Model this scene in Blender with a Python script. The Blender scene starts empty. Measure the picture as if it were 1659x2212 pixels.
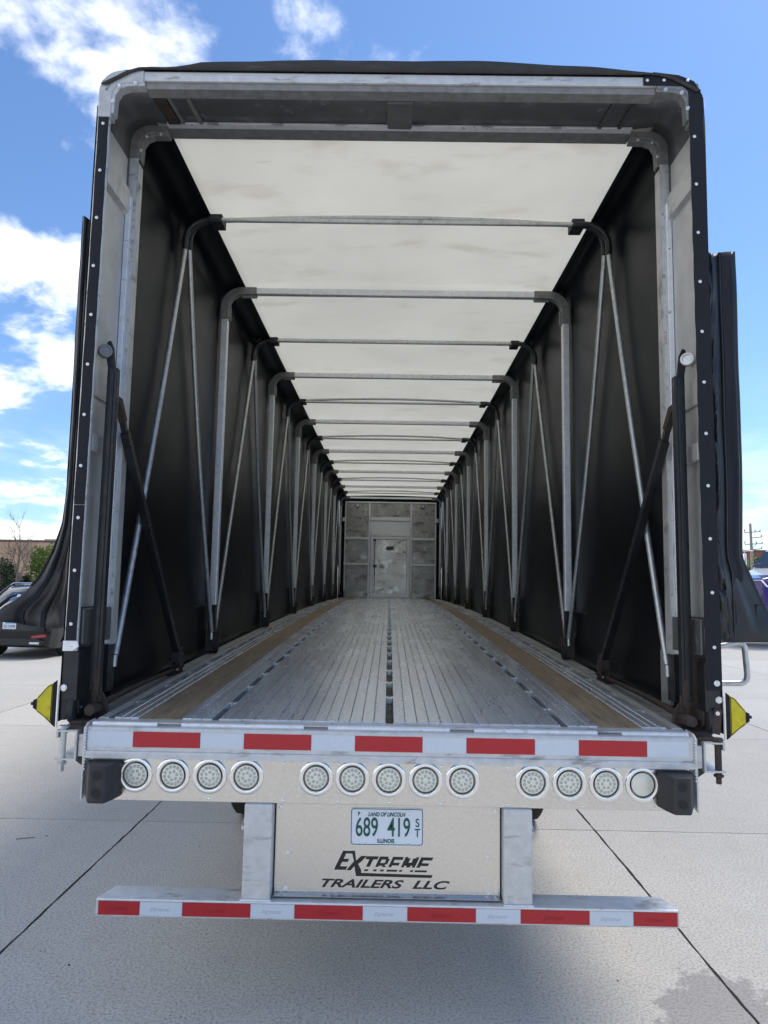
import bpy, bmesh, math, random
from mathutils import Vector, Matrix, noise
random.seed(7)
S = bpy.context.scene
R = math.radians
# ---------------------------------------------------------------- camera
pitch, yaw, roll = R(6.05), R(0.50), R(1.0)
f = Vector((-math.sin(yaw)*math.cos(pitch), math.cos(yaw)*math.cos(pitch), math.sin(pitch)))
r = f.cross(Vector((0, 0, 1))).normalized(); u = r.cross(f)
r2 = r*math.cos(roll)+u*math.sin(roll); u2 = u*math.cos(roll)-r*math.sin(roll)
cd = bpy.data.cameras.new('Camera'); cam = bpy.data.objects.new('Camera', cd); S.collection.objects.link(cam)
m = Matrix((r2, u2, -f)).transposed().to_4x4(); m.translation = (-0.012, -3.0, 1.75); cam.matrix_world = m
cd.sensor_fit = 'HORIZONTAL'; cd.sensor_width = 36; cd.lens = 1534/1659*36; cd.clip_end = 3000; cd.clip_start = 0.05
S.camera = cam
S.render.resolution_x, S.render.resolution_y = 768, 1024
# ---------------------------------------------------------------- world, sun, exposure
SUN_EL, SUN_AZ = R(60), R(52)      # azimuth from +Y towards +X
W = bpy.data.worlds.new('World'); S.world = W; W.use_nodes = True
nt = W.node_tree; nt.nodes.clear()
def N(nt, t, **k):
    n = nt.nodes.new(t)
    for a, b in k.items():
        if a in n.inputs.keys() if hasattr(n.inputs, 'keys') else False: n.inputs[a].default_value = b
        else: setattr(n, a, b)
    return n
def math_(nt, op, a, b=None, c=None, clamp=False):
    n = nt.nodes.new('ShaderNodeMath'); n.operation = op; n.use_clamp = clamp
    for i, v in enumerate((a, b, c)):
        if v is None: continue
        if isinstance(v, (int, float)): n.inputs[i].default_value = v
        else: nt.links.new(v, n.inputs[i])
    return n.outputs[0]
def mrange(nt, v, a, b, c=0, d=1, smooth=True):
    n = nt.nodes.new('ShaderNodeMapRange'); n.interpolation_type = 'SMOOTHSTEP' if smooth else 'LINEAR'
    nt.links.new(v, n.inputs[0])
    for i, x in enumerate((a, b, c, d)): n.inputs[i+1].default_value = x
    return n.outputs[0]
def mixc(nt, fac, a, b, mode='MIX'):
    n = nt.nodes.new('ShaderNodeMix'); n.data_type = 'RGBA'; n.blend_type = mode
    if isinstance(fac, (int, float)): n.inputs[0].default_value = fac
    else: nt.links.new(fac, n.inputs[0])
    for i, v in ((6, a), (7, b)):
        if isinstance(v, (tuple, list)): n.inputs[i].default_value = (*v[:3], 1)
        else: nt.links.new(v, n.inputs[i])
    return n.outputs[2]
def noise_(nt, vec, scale, detail=4, rough=.55, dist=0):
    n = nt.nodes.new('ShaderNodeTexNoise'); n.inputs['Scale'].default_value = scale
    n.inputs['Detail'].default_value = detail; n.inputs['Roughness'].default_value = rough; n.inputs['Distortion'].default_value = dist
    if vec is not None: nt.links.new(vec, n.inputs['Vector'])
    return n.outputs['Fac']
sky = nt.nodes.new('ShaderNodeTexSky'); sky.sky_type = 'NISHITA'; sky.sun_disc = False
sky.sun_elevation = SUN_EL; sky.sun_rotation = SUN_AZ; sky.air_density = 1.0; sky.dust_density = .35; sky.ozone_density = 2.2
tc = nt.nodes.new('ShaderNodeTexCoord'); sx = nt.nodes.new('ShaderNodeSeparateXYZ'); nt.links.new(tc.outputs['Generated'], sx.inputs[0])
den = math_(nt, 'ADD', math_(nt, 'MAXIMUM', sx.outputs[2], 0.0), .22)
cx = nt.nodes.new('ShaderNodeCombineXYZ')
nt.links.new(math_(nt, 'DIVIDE', sx.outputs[0], den), cx.inputs[0]); nt.links.new(math_(nt, 'DIVIDE', sx.outputs[1], den), cx.inputs[1])
mp = nt.nodes.new('ShaderNodeMapping'); nt.links.new(cx.outputs[0], mp.inputs[0]); mp.inputs['Location'].default_value = (1.2, 8.6, 2.1)
n1 = noise_(nt, mp.outputs[0], 2.7, 10, .58, .2)
n2 = noise_(nt, mp.outputs[0], .55, 3, .5)
bias = math_(nt, 'MULTIPLY', sx.outputs[0], -.21)
cov = math_(nt, 'ADD', math_(nt, 'ADD', n1, math_(nt, 'MULTIPLY', n2, .45)), bias)
cl = mrange(nt, cov, .745, .905)
low = mrange(nt, sx.outputs[2], 0.0, .30, .55, 0.0)
cl = math_(nt, 'MAXIMUM', cl, math_(nt, 'MULTIPLY', low, mrange(nt, n1, .35, .62)))
shade = mrange(nt, cov, .86, 1.12, 1.0, .80)
ccol = nt.nodes.new('ShaderNodeCombineColor'); ccol.mode = 'RGB'
for i, k in enumerate((9.6, 9.8, 10.2)): nt.links.new(math_(nt, 'MULTIPLY', shade, k), ccol.inputs[i])
bg = nt.nodes.new('ShaderNodeBackground'); bg.inputs[1].default_value = .074
skyc = mixc(nt, 1.0, sky.outputs[0], (0.82, 1.0, 1.19), 'MULTIPLY')
nt.links.new(mixc(nt, cl, skyc, ccol.outputs[0]), bg.inputs[0])
wo = nt.nodes.new('ShaderNodeOutputWorld'); nt.links.new(bg.outputs[0], wo.inputs[0])
sd = bpy.data.lights.new('Sun', 'SUN'); sd.energy = 1.5; sd.angle = R(24); sd.color = (1, .92, .80)
sun = bpy.data.objects.new('Sun', sd); S.collection.objects.link(sun)
sdir = Vector((math.sin(SUN_AZ)*math.cos(SUN_EL), math.cos(SUN_AZ)*math.cos(SUN_EL), math.sin(SUN_EL)))
sun.rotation_euler = sdir.to_track_quat('Z', 'Y').to_euler()
vs = S.view_settings; vs.view_transform = 'Standard'; vs.look = 'None'; vs.exposure = 1.14; vs.gamma = 1
S.render.engine = 'CYCLES'
S.cycles.max_bounces = 8; S.cycles.diffuse_bounces = 5; S.cycles.glossy_bounces = 5; S.cycles.transmission_bounces = 6

# ---------------------------------------------------------------- materials
MATS = {}
def M(name, col, met=0., rough=.5, var=None, dirt=None, dirt2=None, bump=None, rvar=None, spec=None, coat=0, transl=0, stretch=(1, 1, 1), randv=0):
    """var=(scale, amount)  dirt=(scale, lo, hi, colour, amount)  bump=(scale, strength, dist)"""
    if name in MATS: return MATS[name]
    m = bpy.data.materials.new(name); m.use_nodes = True; MATS[name] = m
    nt = m.node_tree; p = nt.nodes['Principled BSDF']; out = nt.nodes['Material Output']
    geo = nt.nodes.new('ShaderNodeNewGeometry')
    mp = nt.nodes.new('ShaderNodeMapping'); mp.inputs['Scale'].default_value = stretch
    nt.links.new(geo.outputs['Position'], mp.inputs[0]); V = mp.outputs[0]
    c = None
    rgb = nt.nodes.new('ShaderNodeRGB'); rgb.outputs[0].default_value = (*col, 1); c = rgb.outputs[0]
    if var:
        n = noise_(nt, V, var[0], 5, .6)
        k = mrange(nt, n, .25, .75, 1-var[1], 1+var[1], False)
        cc = nt.nodes.new('ShaderNodeCombineColor')
        for i in range(3): nt.links.new(k, cc.inputs[i])
        c = mixc(nt, 1.0, c, cc.outputs[0], 'MULTIPLY')
    if randv:
        oi = nt.nodes.new('ShaderNodeObjectInfo')
        k = mrange(nt, oi.outputs['Random'], 0, 1, 1-randv, 1+randv, False)
        cc = nt.nodes.new('ShaderNodeCombineColor')
        for i in range(3): nt.links.new(k, cc.inputs[i])
        c = mixc(nt, 1.0, c, cc.outputs[0], 'MULTIPLY')
    df = None
    for d in (dirt, dirt2):
        if not d: continue
        Vd = V
        if len(d) > 5:
            mq = nt.nodes.new('ShaderNodeMapping'); mq.inputs['Scale'].default_value = d[5]
            nt.links.new(geo.outputs['Position'], mq.inputs[0]); Vd = mq.outputs[0]
        n = noise_(nt, Vd, d[0], 4 if name == 'deck_aluminium' else 7, .65, 0 if name == 'deck_aluminium' else .3)
        fac = math_(nt, 'MULTIPLY', mrange(nt, n, d[1], d[2]), d[4]); df = fac if df is None else df
        c = mixc(nt, fac, c, d[3])
    nt.links.new(c, p.inputs['Base Color'])
    p.inputs['Metallic'].default_value = met; p.inputs['Roughness'].default_value = rough
    if df is not None and met > .3 and dirt[4] > .3:
        nt.links.new(math_(nt, 'MULTIPLY', math_(nt, 'SUBTRACT', 1.0, df), met), p.inputs['Metallic'])
    if rvar:
        n = noise_(nt, V, rvar[0], 4, .6); nt.links.new(mrange(nt, n, .3, .7, max(.02, rough-rvar[1]), rough+rvar[1], False), p.inputs['Roughness'])
    if spec is not None: p.inputs['Specular IOR Level'].default_value = spec
    if coat: p.inputs['Coat Weight'].default_value = coat; p.inputs['Coat Roughness'].default_value = .03
    if bump:
        n = noise_(nt, V, bump[0], 5, .6); b = nt.nodes.new('ShaderNodeBump')
        b.inputs['Strength'].default_value = bump[1]; b.inputs['Distance'].default_value = bump[2]
        nt.links.new(n, b.inputs['Height']); nt.links.new(b.outputs[0], p.inputs['Normal'])
    if transl:
        t = nt.nodes.new('ShaderNodeBsdfTranslucent'); nt.links.new(c, t.inputs[0])
        mx = nt.nodes.new('ShaderNodeMixShader'); mx.inputs[0].default_value = transl
        nt.links.new(p.outputs[0], mx.inputs[1]); nt.links.new(t.outputs[0], mx.inputs[2]); nt.links.new(mx.outputs[0], out.inputs[0])
    return m
deckm = M('deck_aluminium', (.80, .84, .90), .68, .27, var=(3, .08), dirt=(1.0, .48, .85, (.36, .365, .375), .22, (5, .12, 1)), dirt2=(26, .55, .72, (.95, .96, .98), .40, (1, .012, 1)), bump=(240, .03, .001), rvar=(3, .03), stretch=(2, .4, 1), randv=.05)
alu = M('dirty_aluminium', (.60, .60, .58), .55, .48, var=(8, .15), dirt=(7, .54, .72, (.13, .12, .105), .75), bump=(90, .1, .002), rvar=(14, .12))
alub = M('bright_aluminium', (.80, .81, .83), .45, .42, var=(25, .12), dirt=(24, .60, .70, (.14, .13, .12), .75, (1, 1, 2.5)), bump=(120, .1, .002), rvar=(30, .12))
aluskin = M('shaded_sheet_aluminium', (.15, .155, .16), .5, .42, var=(5, .2), dirt=(10, .58, .75, (.62, .62, .60), .35), dirt2=(4, .5, .8, (.12, .115, .10), .6), bump=(60, .08, .002), rvar=(9, .12))  # colour darkened to paint in the header's shade and dark reflections
sideskin = M('lit_side_sheet_aluminium', (.56, .56, .545), .5, .42, var=(5, .14), dirt=(6, .56, .78, (.24, .23, .20), .55, (1, 1, .6)), bump=(60, .06, .002), rvar=(9, .10))  # paler copy of the sheet, painting its brighter-lit sides
whiteal = M('oxidised_white_aluminium', (.62, .62, .615), .35, .48, var=(20, .14), dirt=(8, .54, .70, (.22, .205, .18), .8, (.7, 1, 3)), dirt2=(40, .62, .70, (.85, .86, .87), .5), bump=(160, .08, .001))
galv = M('galvanised_tube', (.58, .59, .58), .75, .42, var=(30, .2), dirt=(14, .55, .75, (.22, .20, .17), .7), rvar=(30, .12))
stain = M('stainless_sheet', (.70, .685, .65), .95, .20, var=(85, .09), dirt=(5, .62, .82, (.30, .27, .23), .4), bump=(140, .22, .0015), rvar=(120, .06))  # fine mottling in the colour paints the concrete's reflection
chrome = M('chrome', (.86, .87, .88), 1, .06, bump=(40, .02, .001))
cast = M('cast_aluminium', (.25, .25, .245), .4, .6, var=(22, .25), dirt=(12, .5, .75, (.12, .11, .10), .6), bump=(150, .2, .003))
bsteel = M('black_painted_steel', (.014, .015, .018), 0, .38, var=(20, .3), dirt=(14, .66, .82, (.06, .042, .032), .6), bump=(70, .15, .003), rvar=(16, .14))
rusty = M('rusty_steel', (.055, .040, .032), .1, .75, var=(24, .35), dirt=(13, .5, .72, (.022, .020, .019), .85), bump=(80, .4, .004))
wornrub = M('worn_rubber', (.030, .030, .032), 0, .6, var=(18, .25), dirt=(14, .58, .8, (.11, .105, .10), .4), bump=(60, .3, .004))
rubber = M('black_rubber', (.024, .024, .026), 0, .62, var=(24, .25), dirt=(18, .58, .8, (.07, .068, .065), .45), bump=(90, .2, .004))
velvet = M('black_hook_strip', (.010, .011, .016), 0, .85, var=(45, .3), dirt=(26, .6, .8, (.035, .036, .045), .6), bump=(240, .35, .002))
tarpb = M('black_vinyl_tarp', (.0035, .0048, .0068), 0, .34, var=(3, .15), dirt=(2, .55, .85, (.008, .009, .0105), .3), bump=(3, .04, .006), rvar=(3, .03), spec=.10)
flapm = M('black_vinyl_flap', (.020, .020, .022), 0, .40, var=(6, .3), dirt=(7, .55, .8, (.085, .085, .09), .45), bump=(26, .3, .006), rvar=(6, .1))
roofm = M('translucent_white_roof_tarp', (.86, .842, .775), 0, .55, var=(.9, .05), dirt=(2.6, .52, .80, (.64, .59, .49), .45, (.8, 1.6, 1)), dirt2=(18, .64, .72, (.45, .42, .36), .40, (.35, 2.6, 1)), transl=.64, bump=(3, .06, .01))
capm = M('black_roof_band', (.026, .027, .029), 0, .5, var=(7, .3), dirt=(6, .5, .75, (.10, .095, .09), .5, (1, 1, 4)), bump=(22, .35, .008))
wood = M('weathered_hardwood', (.31, .235, .155), 0, .6, var=(9, .35), dirt=(5, .52, .74, (.06, .045, .03), .75), dirt2=(60, .55, .7, (.25, .19, .125), .5, (6, .22, 1)), bump=(50, .3, .002), stretch=(6, .5, 1), randv=.12)
redt = M('red_reflective_tape', (.44, .010, .020), .15, .30, var=(180, .18), dirt=(26, .68, .76, (.25, .18, .15), .6), coat=.3)
whit = M('white_reflective_tape', (.62, .68, .76), .1, .30, var=(220, .07), dirt=(26, .66, .78, (.42, .42, .42), .5), coat=.3)
ghost = M('faint_tape_print', (.50, .54, .60), .1, .4)
ghostr = M('faint_red_tape_print', (.36, .012, .02), .1, .4)
lens = M('clear_led_lens', (.82, .80, .68), 0, .15, coat=.5, var=(60, .05))
ledm = M('led_bead', (.50, .50, .43), .2, .12, coat=.8)
lensdark = M('lens_gasket', (.008, .008, .008), 0, .6)
platew = M('plate_white', (.74, .79, .84), 0, .4, dirt=(26, .64, .70, (.42, .45, .50), .7))
plateg = M('plate_green', (.006, .085, .065), 0, .4)
black = M('cutout_shade_black', (.012, .012, .013), 0, .5, var=(30, .3))
yellow = M('yellow_vinyl', (.62, .52, .012), 0, .42, var=(40, .15), dirt=(22, .56, .72, (.12, .11, .035), .8), bump=(220, .35, .002))
tabm = M('weld_metal', (.78, .79, .80), .8, .32, var=(60, .2), bump=(120, .4, .004))
conc_dirty = M('joint_sealant', (.030, .028, .027), 0, .9, var=(30, .4))
paintk = M('black_car_paint', (.004, .005, .008), 0, .10, spec=.45)
paintg = M('dark_blue_car_paint', (.006, .010, .022), .1, .1, spec=.5)
glass = M('car_glass', (.02, .026, .035), 0, .04, spec=.9, coat=.5)
plast = M('black_plastic', (.02, .02, .021), 0, .55)
silver = M('alloy_rim', (.62, .63, .65), .9, .25)
tyre = M('tyre_rubber', (.018, .018, .018), 0, .8, var=(20, .2))
redl = M('red_lamp', (.35, .008, .012), 0, .12, coat=1)
platec = M('car_plate', (.70, .76, .84), 0, .35)
navy = M('navy_print', (.02, .04, .14), 0, .5)
skyb = M('blue_print', (.10, .36, .62), 0, .5)
purple = M('purple_truck_paint', (.035, .012, .13), .1, .2, coat=.5)
whitep = M('white_truck_paint', (.80, .82, .84), 0, .22, coat=1)
tiltup = M('tan_tilt_up_concrete', (.47, .31, .205), 0, .8, var=(.8, .07), dirt=(.6, .55, .8, (.27, .175, .12), .4), randv=.025)
coping = M('brown_metal_coping', (.10, .055, .05), .1, .5)
brickm = M('red_brick', (.26, .085, .055), 0, .85, var=(6, .2))
poleg = M('weathered_pole', (.27, .25, .22), 0, .8, var=(6, .2))
bark = M('grey_bark', (.15, .125, .105), 0, .9, var=(14, .3))
def leafmat(name, a, b):
    m = M(name, a, 0, .55, var=(4, .3), dirt=(1.1, .42, .62, b, .85), transl=.25); return m
leafA = leafmat('spring_leaf', (.115, .165, .022), (.055, .10, .016)); leafB = leafmat('dark_shrub_leaf', (.040, .065, .030), (.022, .040, .020)); leafC = leafmat('tree_leaf', (.08, .13, .03), (.04, .08, .02))

def concrete():
    m = bpy.data.materials.new('broomed_concrete'); m.use_nodes = True; nt = m.node_tree; p = nt.nodes['Principled BSDF']
    geo = nt.nodes.new('ShaderNodeNewGeometry'); V = geo.outputs['Position']
    big = noise_(nt, V, .55, 5, .6); mid = noise_(nt, V, 6, 5, .65); fine = noise_(nt, V, 75, 5, .7); fin2 = noise_(nt, V, 190, 3, .6)
    c = mixc(nt, mrange(nt, big, .3, .7), (.52, .50, .458), (.59, .568, .525))
    c = mixc(nt, mrange(nt, mid, .35, .75, 0, .45), c, (.46, .44, .40))
    c = mixc(nt, mrange(nt, fine, .44, .62, 0, .9), c, (.31, .295, .27))
    c = mixc(nt, mrange(nt, fin2, .54, .66, 0, .75), c, (.68, .66, .615))
    vo = nt.nodes.new('ShaderNodeTexVoronoi'); vo.inputs['Scale'].default_value = 26; nt.links.new(V, vo.inputs['Vector'])
    sp = noise_(nt, V, 3, 3, .5)
    spot = math_(nt, 'MULTIPLY', mrange(nt, vo.outputs['Distance'], .10, .16, 1, 0), mrange(nt, sp, .52, .64))
    c = mixc(nt, math_(nt, 'MULTIPLY', spot, .8), c, (.12, .11, .10))
    # damp stain beside the joint: a soft ellipse with a ragged edge
    s = nt.nodes.new('ShaderNodeSeparateXYZ'); nt.links.new(V, s.inputs[0])
    dx = math_(nt, 'SUBTRACT', s.outputs[0], math_(nt, 'ADD', math_(nt, 'MULTIPLY', s.outputs[1], .28), 1.36)); dy = math_(nt, 'SUBTRACT', s.outputs[1], -.02)
    d = math_(nt, 'ADD', math_(nt, 'POWER', math_(nt, 'DIVIDE', dx, .30), 2), math_(nt, 'POWER', math_(nt, 'DIVIDE', dy, .52), 2))
    rag = math_(nt, 'ADD', d, math_(nt, 'MULTIPLY', math_(nt, 'SUBTRACT', noise_(nt, V, 9, 6, .7), .5), 2.6))
    wet = mrange(nt, rag, .85, 1.15, 1, 0)
    c = mixc(nt, math_(nt, 'MULTIPLY', wet, .50), c, (.155, .145, .155))
    oi = nt.nodes.new('ShaderNodeObjectInfo'); k = mrange(nt, oi.outputs['Random'], 0, 1, .95, 1.04, False)
    cc = nt.nodes.new('ShaderNodeCombineColor')
    for i in range(3): nt.links.new(k, cc.inputs[i])
    c = mixc(nt, 1, c, cc.outputs[0], 'MULTIPLY')
    nt.links.new(c, p.inputs['Base Color']); p.inputs['Roughness'].default_value = .85; p.inputs['Specular IOR Level'].default_value = .3
    b = nt.nodes.new('ShaderNodeBump'); b.inputs['Strength'].default_value = .55; b.inputs['Distance'].default_value = .006
    nt.links.new(fine, b.inputs['Height']); nt.links.new(b.outputs[0], p.inputs['Normal'])
    return m
conc = concrete()

# ---------------------------------------------------------------- mesh helpers
COL = S.collection
class MB:
    def __init__(s): s.v = []; s.f = []
    def add(s, vs, fs):
        o = len(s.v); s.v += [tuple(p) for p in vs]; s.f += [tuple(i+o for i in q) for q in fs]; return s
    def box(s, x0, x1, y0, y1, z0, z1):
        if x0 > x1: x0, x1 = x1, x0
        return s.add([(x0,y0,z0),(x1,y0,z0),(x1,y1,z0),(x0,y1,z0),(x0,y0,z1),(x1,y0,z1),(x1,y1,z1),(x0,y1,z1)],
                     [(3,2,1,0),(4,5,6,7),(0,1,5,4),(1,2,6,5),(2,3,7,6),(3,0,4,7)])
    def prism(s, pts, a, b, axis='y'):
        """pts 2D polygon; axis y: (x,z), x: (y,z), z: (x,y)"""
        n = len(pts)
        def P(p, t): return {'y': (p[0], t, p[1]), 'x': (t, p[0], p[1]), 'z': (p[0], p[1], t)}[axis]
        return s.add([P(p, a) for p in pts]+[P(p, b) for p in pts],
              [tuple(range(n)), tuple(range(2*n-1, n-1, -1))]+[(i, n+i, n+(i+1) % n, (i+1) % n) for i in range(n)])
    def sweep(s, pts, prof, closed_caps=True, up=Vector((0, 0, 1))):
        pts = [Vector(p) for p in pts]; n = len(prof); vs = []; fs = []
        prev = None
        for i, p in enumerate(pts):
            t = (pts[min(i+1, len(pts)-1)]-pts[max(i-1, 0)]).normalized()
            if prev is None:
                a = up.cross(t)
                if a.length < 1e-3: a = Vector((1, 0, 0)).cross(t)
                a.normalize()
            else:
                a = prev-t*prev.dot(t); a.normalize()
            prev = a; b = t.cross(a)
            vs += [p+a*q[0]+b*q[1] for q in prof]
        for i in range(len(pts)-1):
            for j in range(n): fs.append((i*n+j, i*n+(j+1) % n, (i+1)*n+(j+1) % n, (i+1)*n+j))
        if closed_caps: fs += [tuple(range(n-1, -1, -1)), tuple(range((len(pts)-1)*n, len(pts)*n))]
        return s.add(vs, fs)
    def tube(s, pts, r, n=10): return s.sweep(pts, [(r*math.cos(2*math.pi*k/n), r*math.sin(2*math.pi*k/n)) for k in range(n)])
    def sq(s, pts, w, h): return s.sweep(pts, [(-w/2,-h/2),(w/2,-h/2),(w/2,h/2),(-w/2,h/2)])
    def cone(s, p0, p1, r0, r1, n=8):
        p0, p1 = Vector(p0), Vector(p1); t = (p1-p0).normalized(); a = t.orthogonal().normalized(); b = t.cross(a)
        vs = []
        for p, rr in ((p0, r0), (p1, r1)): vs += [p+(a*math.cos(2*math.pi*k/n)+b*math.sin(2*math.pi*k/n))*rr for k in range(n)]
        return s.add(vs, [(k, (k+1) % n, n+(k+1) % n, n+k) for k in range(n)]+[tuple(range(n-1,-1,-1)), tuple(range(n,2*n))])
    def lathe(s, c, axis, prof, n=24):
        """prof list of (r, h) along axis"""
        c = Vector(c); t = Vector(axis).normalized(); a = t.orthogonal().normalized(); b = t.cross(a); vs = []; fs = []
        for (rr, h) in prof: vs += [c+t*h+(a*math.cos(2*math.pi*k/n)+b*math.sin(2*math.pi*k/n))*rr for k in range(n)]
        for i in range(len(prof)-1):
            for k in range(n): fs.append((i*n+k, i*n+(k+1) % n, (i+1)*n+(k+1) % n, (i+1)*n+k))
        if prof[-1][0] > 1e-4: fs.append(tuple(range((len(prof)-1)*n, len(prof)*n)))
        if prof[0][0] > 1e-4: fs.append(tuple(range(n-1, -1, -1)))
        return s.add(vs, fs)
    def grid(s, rows):
        n = len(rows[0]); vs = [p for r_ in rows for p in r_]
        return s.add(vs, [(i*n+j, i*n+j+1, (i+1)*n+j+1, (i+1)*n+j) for i in range(len(rows)-1) for j in range(n-1)])
    def mesh(s, name, mat, smooth=False):
        me = bpy.data.meshes.new(name); me.from_pydata(s.v, [], s.f)
        bm = bmesh.new(); bm.from_mesh(me); bmesh.ops.recalc_face_normals(bm, faces=bm.faces)
        bm.to_mesh(me); bm.free()
        if mat: me.materials.append(mat)
        if smooth:
            for p in me.polygons: p.use_smooth = True
            try: me.set_sharp_from_angle(angle=R(40))
            except Exception: pass
        return me
    def build(s, name, mat, parent=None, smooth=False, bevel=0, solid=0):
        return place(name, s.mesh(name, mat, smooth), parent, bevel=bevel, solid=solid)
def place(name, me, parent=None, loc=(0, 0, 0), rot=(0, 0, 0), bevel=0, solid=0, scale=None):
    o = bpy.data.objects.new(name, me); COL.objects.link(o); o.location = loc; o.rotation_euler = rot
    if scale: o.scale = scale
    if parent: o.parent = parent
    if solid:
        q = o.modifiers.new('s', 'SOLIDIFY'); q.thickness = solid; q.offset = 0
    if bevel:
        b = o.modifiers.new('b', 'BEVEL'); b.width = bevel; b.segments = 2; b.limit_method = 'ANGLE'; b.angle_limit = R(40)
    return o
def empty(name, label, cat, loc=(0, 0, 0), rz=0, group=None):
    o = bpy.data.objects.new(name, None); COL.objects.link(o); o.location = loc; o.rotation_euler = (0, 0, rz)
    o['label'] = label; o['category'] = cat
    if group: o['group'] = group
    return o
def struct(o): o['kind'] = 'structure'; return o
def text_mesh(txt, size, mat, depth=.0006, sx=1, shear=0, bold=0, align='CENTER'):
    c = bpy.data.curves.new('t', 'FONT'); c.body = txt; c.size = size; c.extrude = depth; c.align_x = align; c.shear = shear; c.offset = bold
    o = bpy.data.objects.new('t', c); COL.objects.link(o); bpy.context.view_layer.update()
    dg = bpy.context.evaluated_depsgraph_get(); me = bpy.data.meshes.new_from_object(o.evaluated_get(dg))
    bpy.data.objects.remove(o)
    for v in me.vertices: v.co.x *= sx
    me.materials.clear(); me.materials.append(mat); return me
FACE = (R(90), 0, 0)     # text facing -Y
def deck(Y): return 1.172+.041*Y-.001413*Y*Y
def roof(Y): return 4.098+.006*Y
def dstrip(mb, prof, Y0, Y1, n=20):
    k = len(prof); vs = []; fs = []
    for i in range(n+1):
        Y = Y0+(Y1-Y0)*i/n
        vs += [(p[0], Y, deck(Y)+p[1]) for p in prof]
    for i in range(n):
        for j in range(k): fs.append((i*k+j, i*k+(j+1) % k, (i+1)*k+(j+1) % k, (i+1)*k+j))
    fs += [tuple(range(k-1, -1, -1)), tuple(range(n*k, n*k+k))]
    return mb.add(vs, fs)

# ---------------------------------------------------------------- ground
g = MB(); g.add([(-1500,-400,-.011),(1500,-400,-.011),(1500,2500,-.011),(-1500,2500,-.011)], [(0,1,2,3)])
ground = struct(g.build('ground', conc))
js = MB(); js.add([(-22,-12,-.007),(22,-12,-.007),(22,32,-.007),(-22,32,-.007)], [(0,1,2,3)])
js.build('joint_sealant', conc_dirty, ground)
SW, SL = 3.35, 3.40
sl = MB(); a, b = (SW-.015)/2, (SL-.009)/2
def jag(n, p, q, amp):
    out = []
    for i in range(n):
        t = i/n; out.append((p[0]+(q[0]-p[0])*t+random.uniform(-amp, amp), p[1]+(q[1]-p[1])*t+random.uniform(-amp, amp)))
    return out
slabs = []
for kk in range(3):
    q = MB(); pts = jag(36, (-a,-b), (a,-b), .0012)+jag(40, (a,-b), (a,b), .0035)+jag(36, (a,b), (-a,b), .0012)+jag(40, (-a,b), (-a,-b), .0035)
    q.prism(pts, -.03, 0, 'z'); slabs.append(q.mesh('concrete_slab', conc))
for i in range(-6, 7):
    for j in range(-4, 9):
        place('concrete_slab', slabs[(i*5+j*3) % 3], ground, (-1.82+SW*(i+.5), 2.45+SL*(j-.5), 0))

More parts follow.
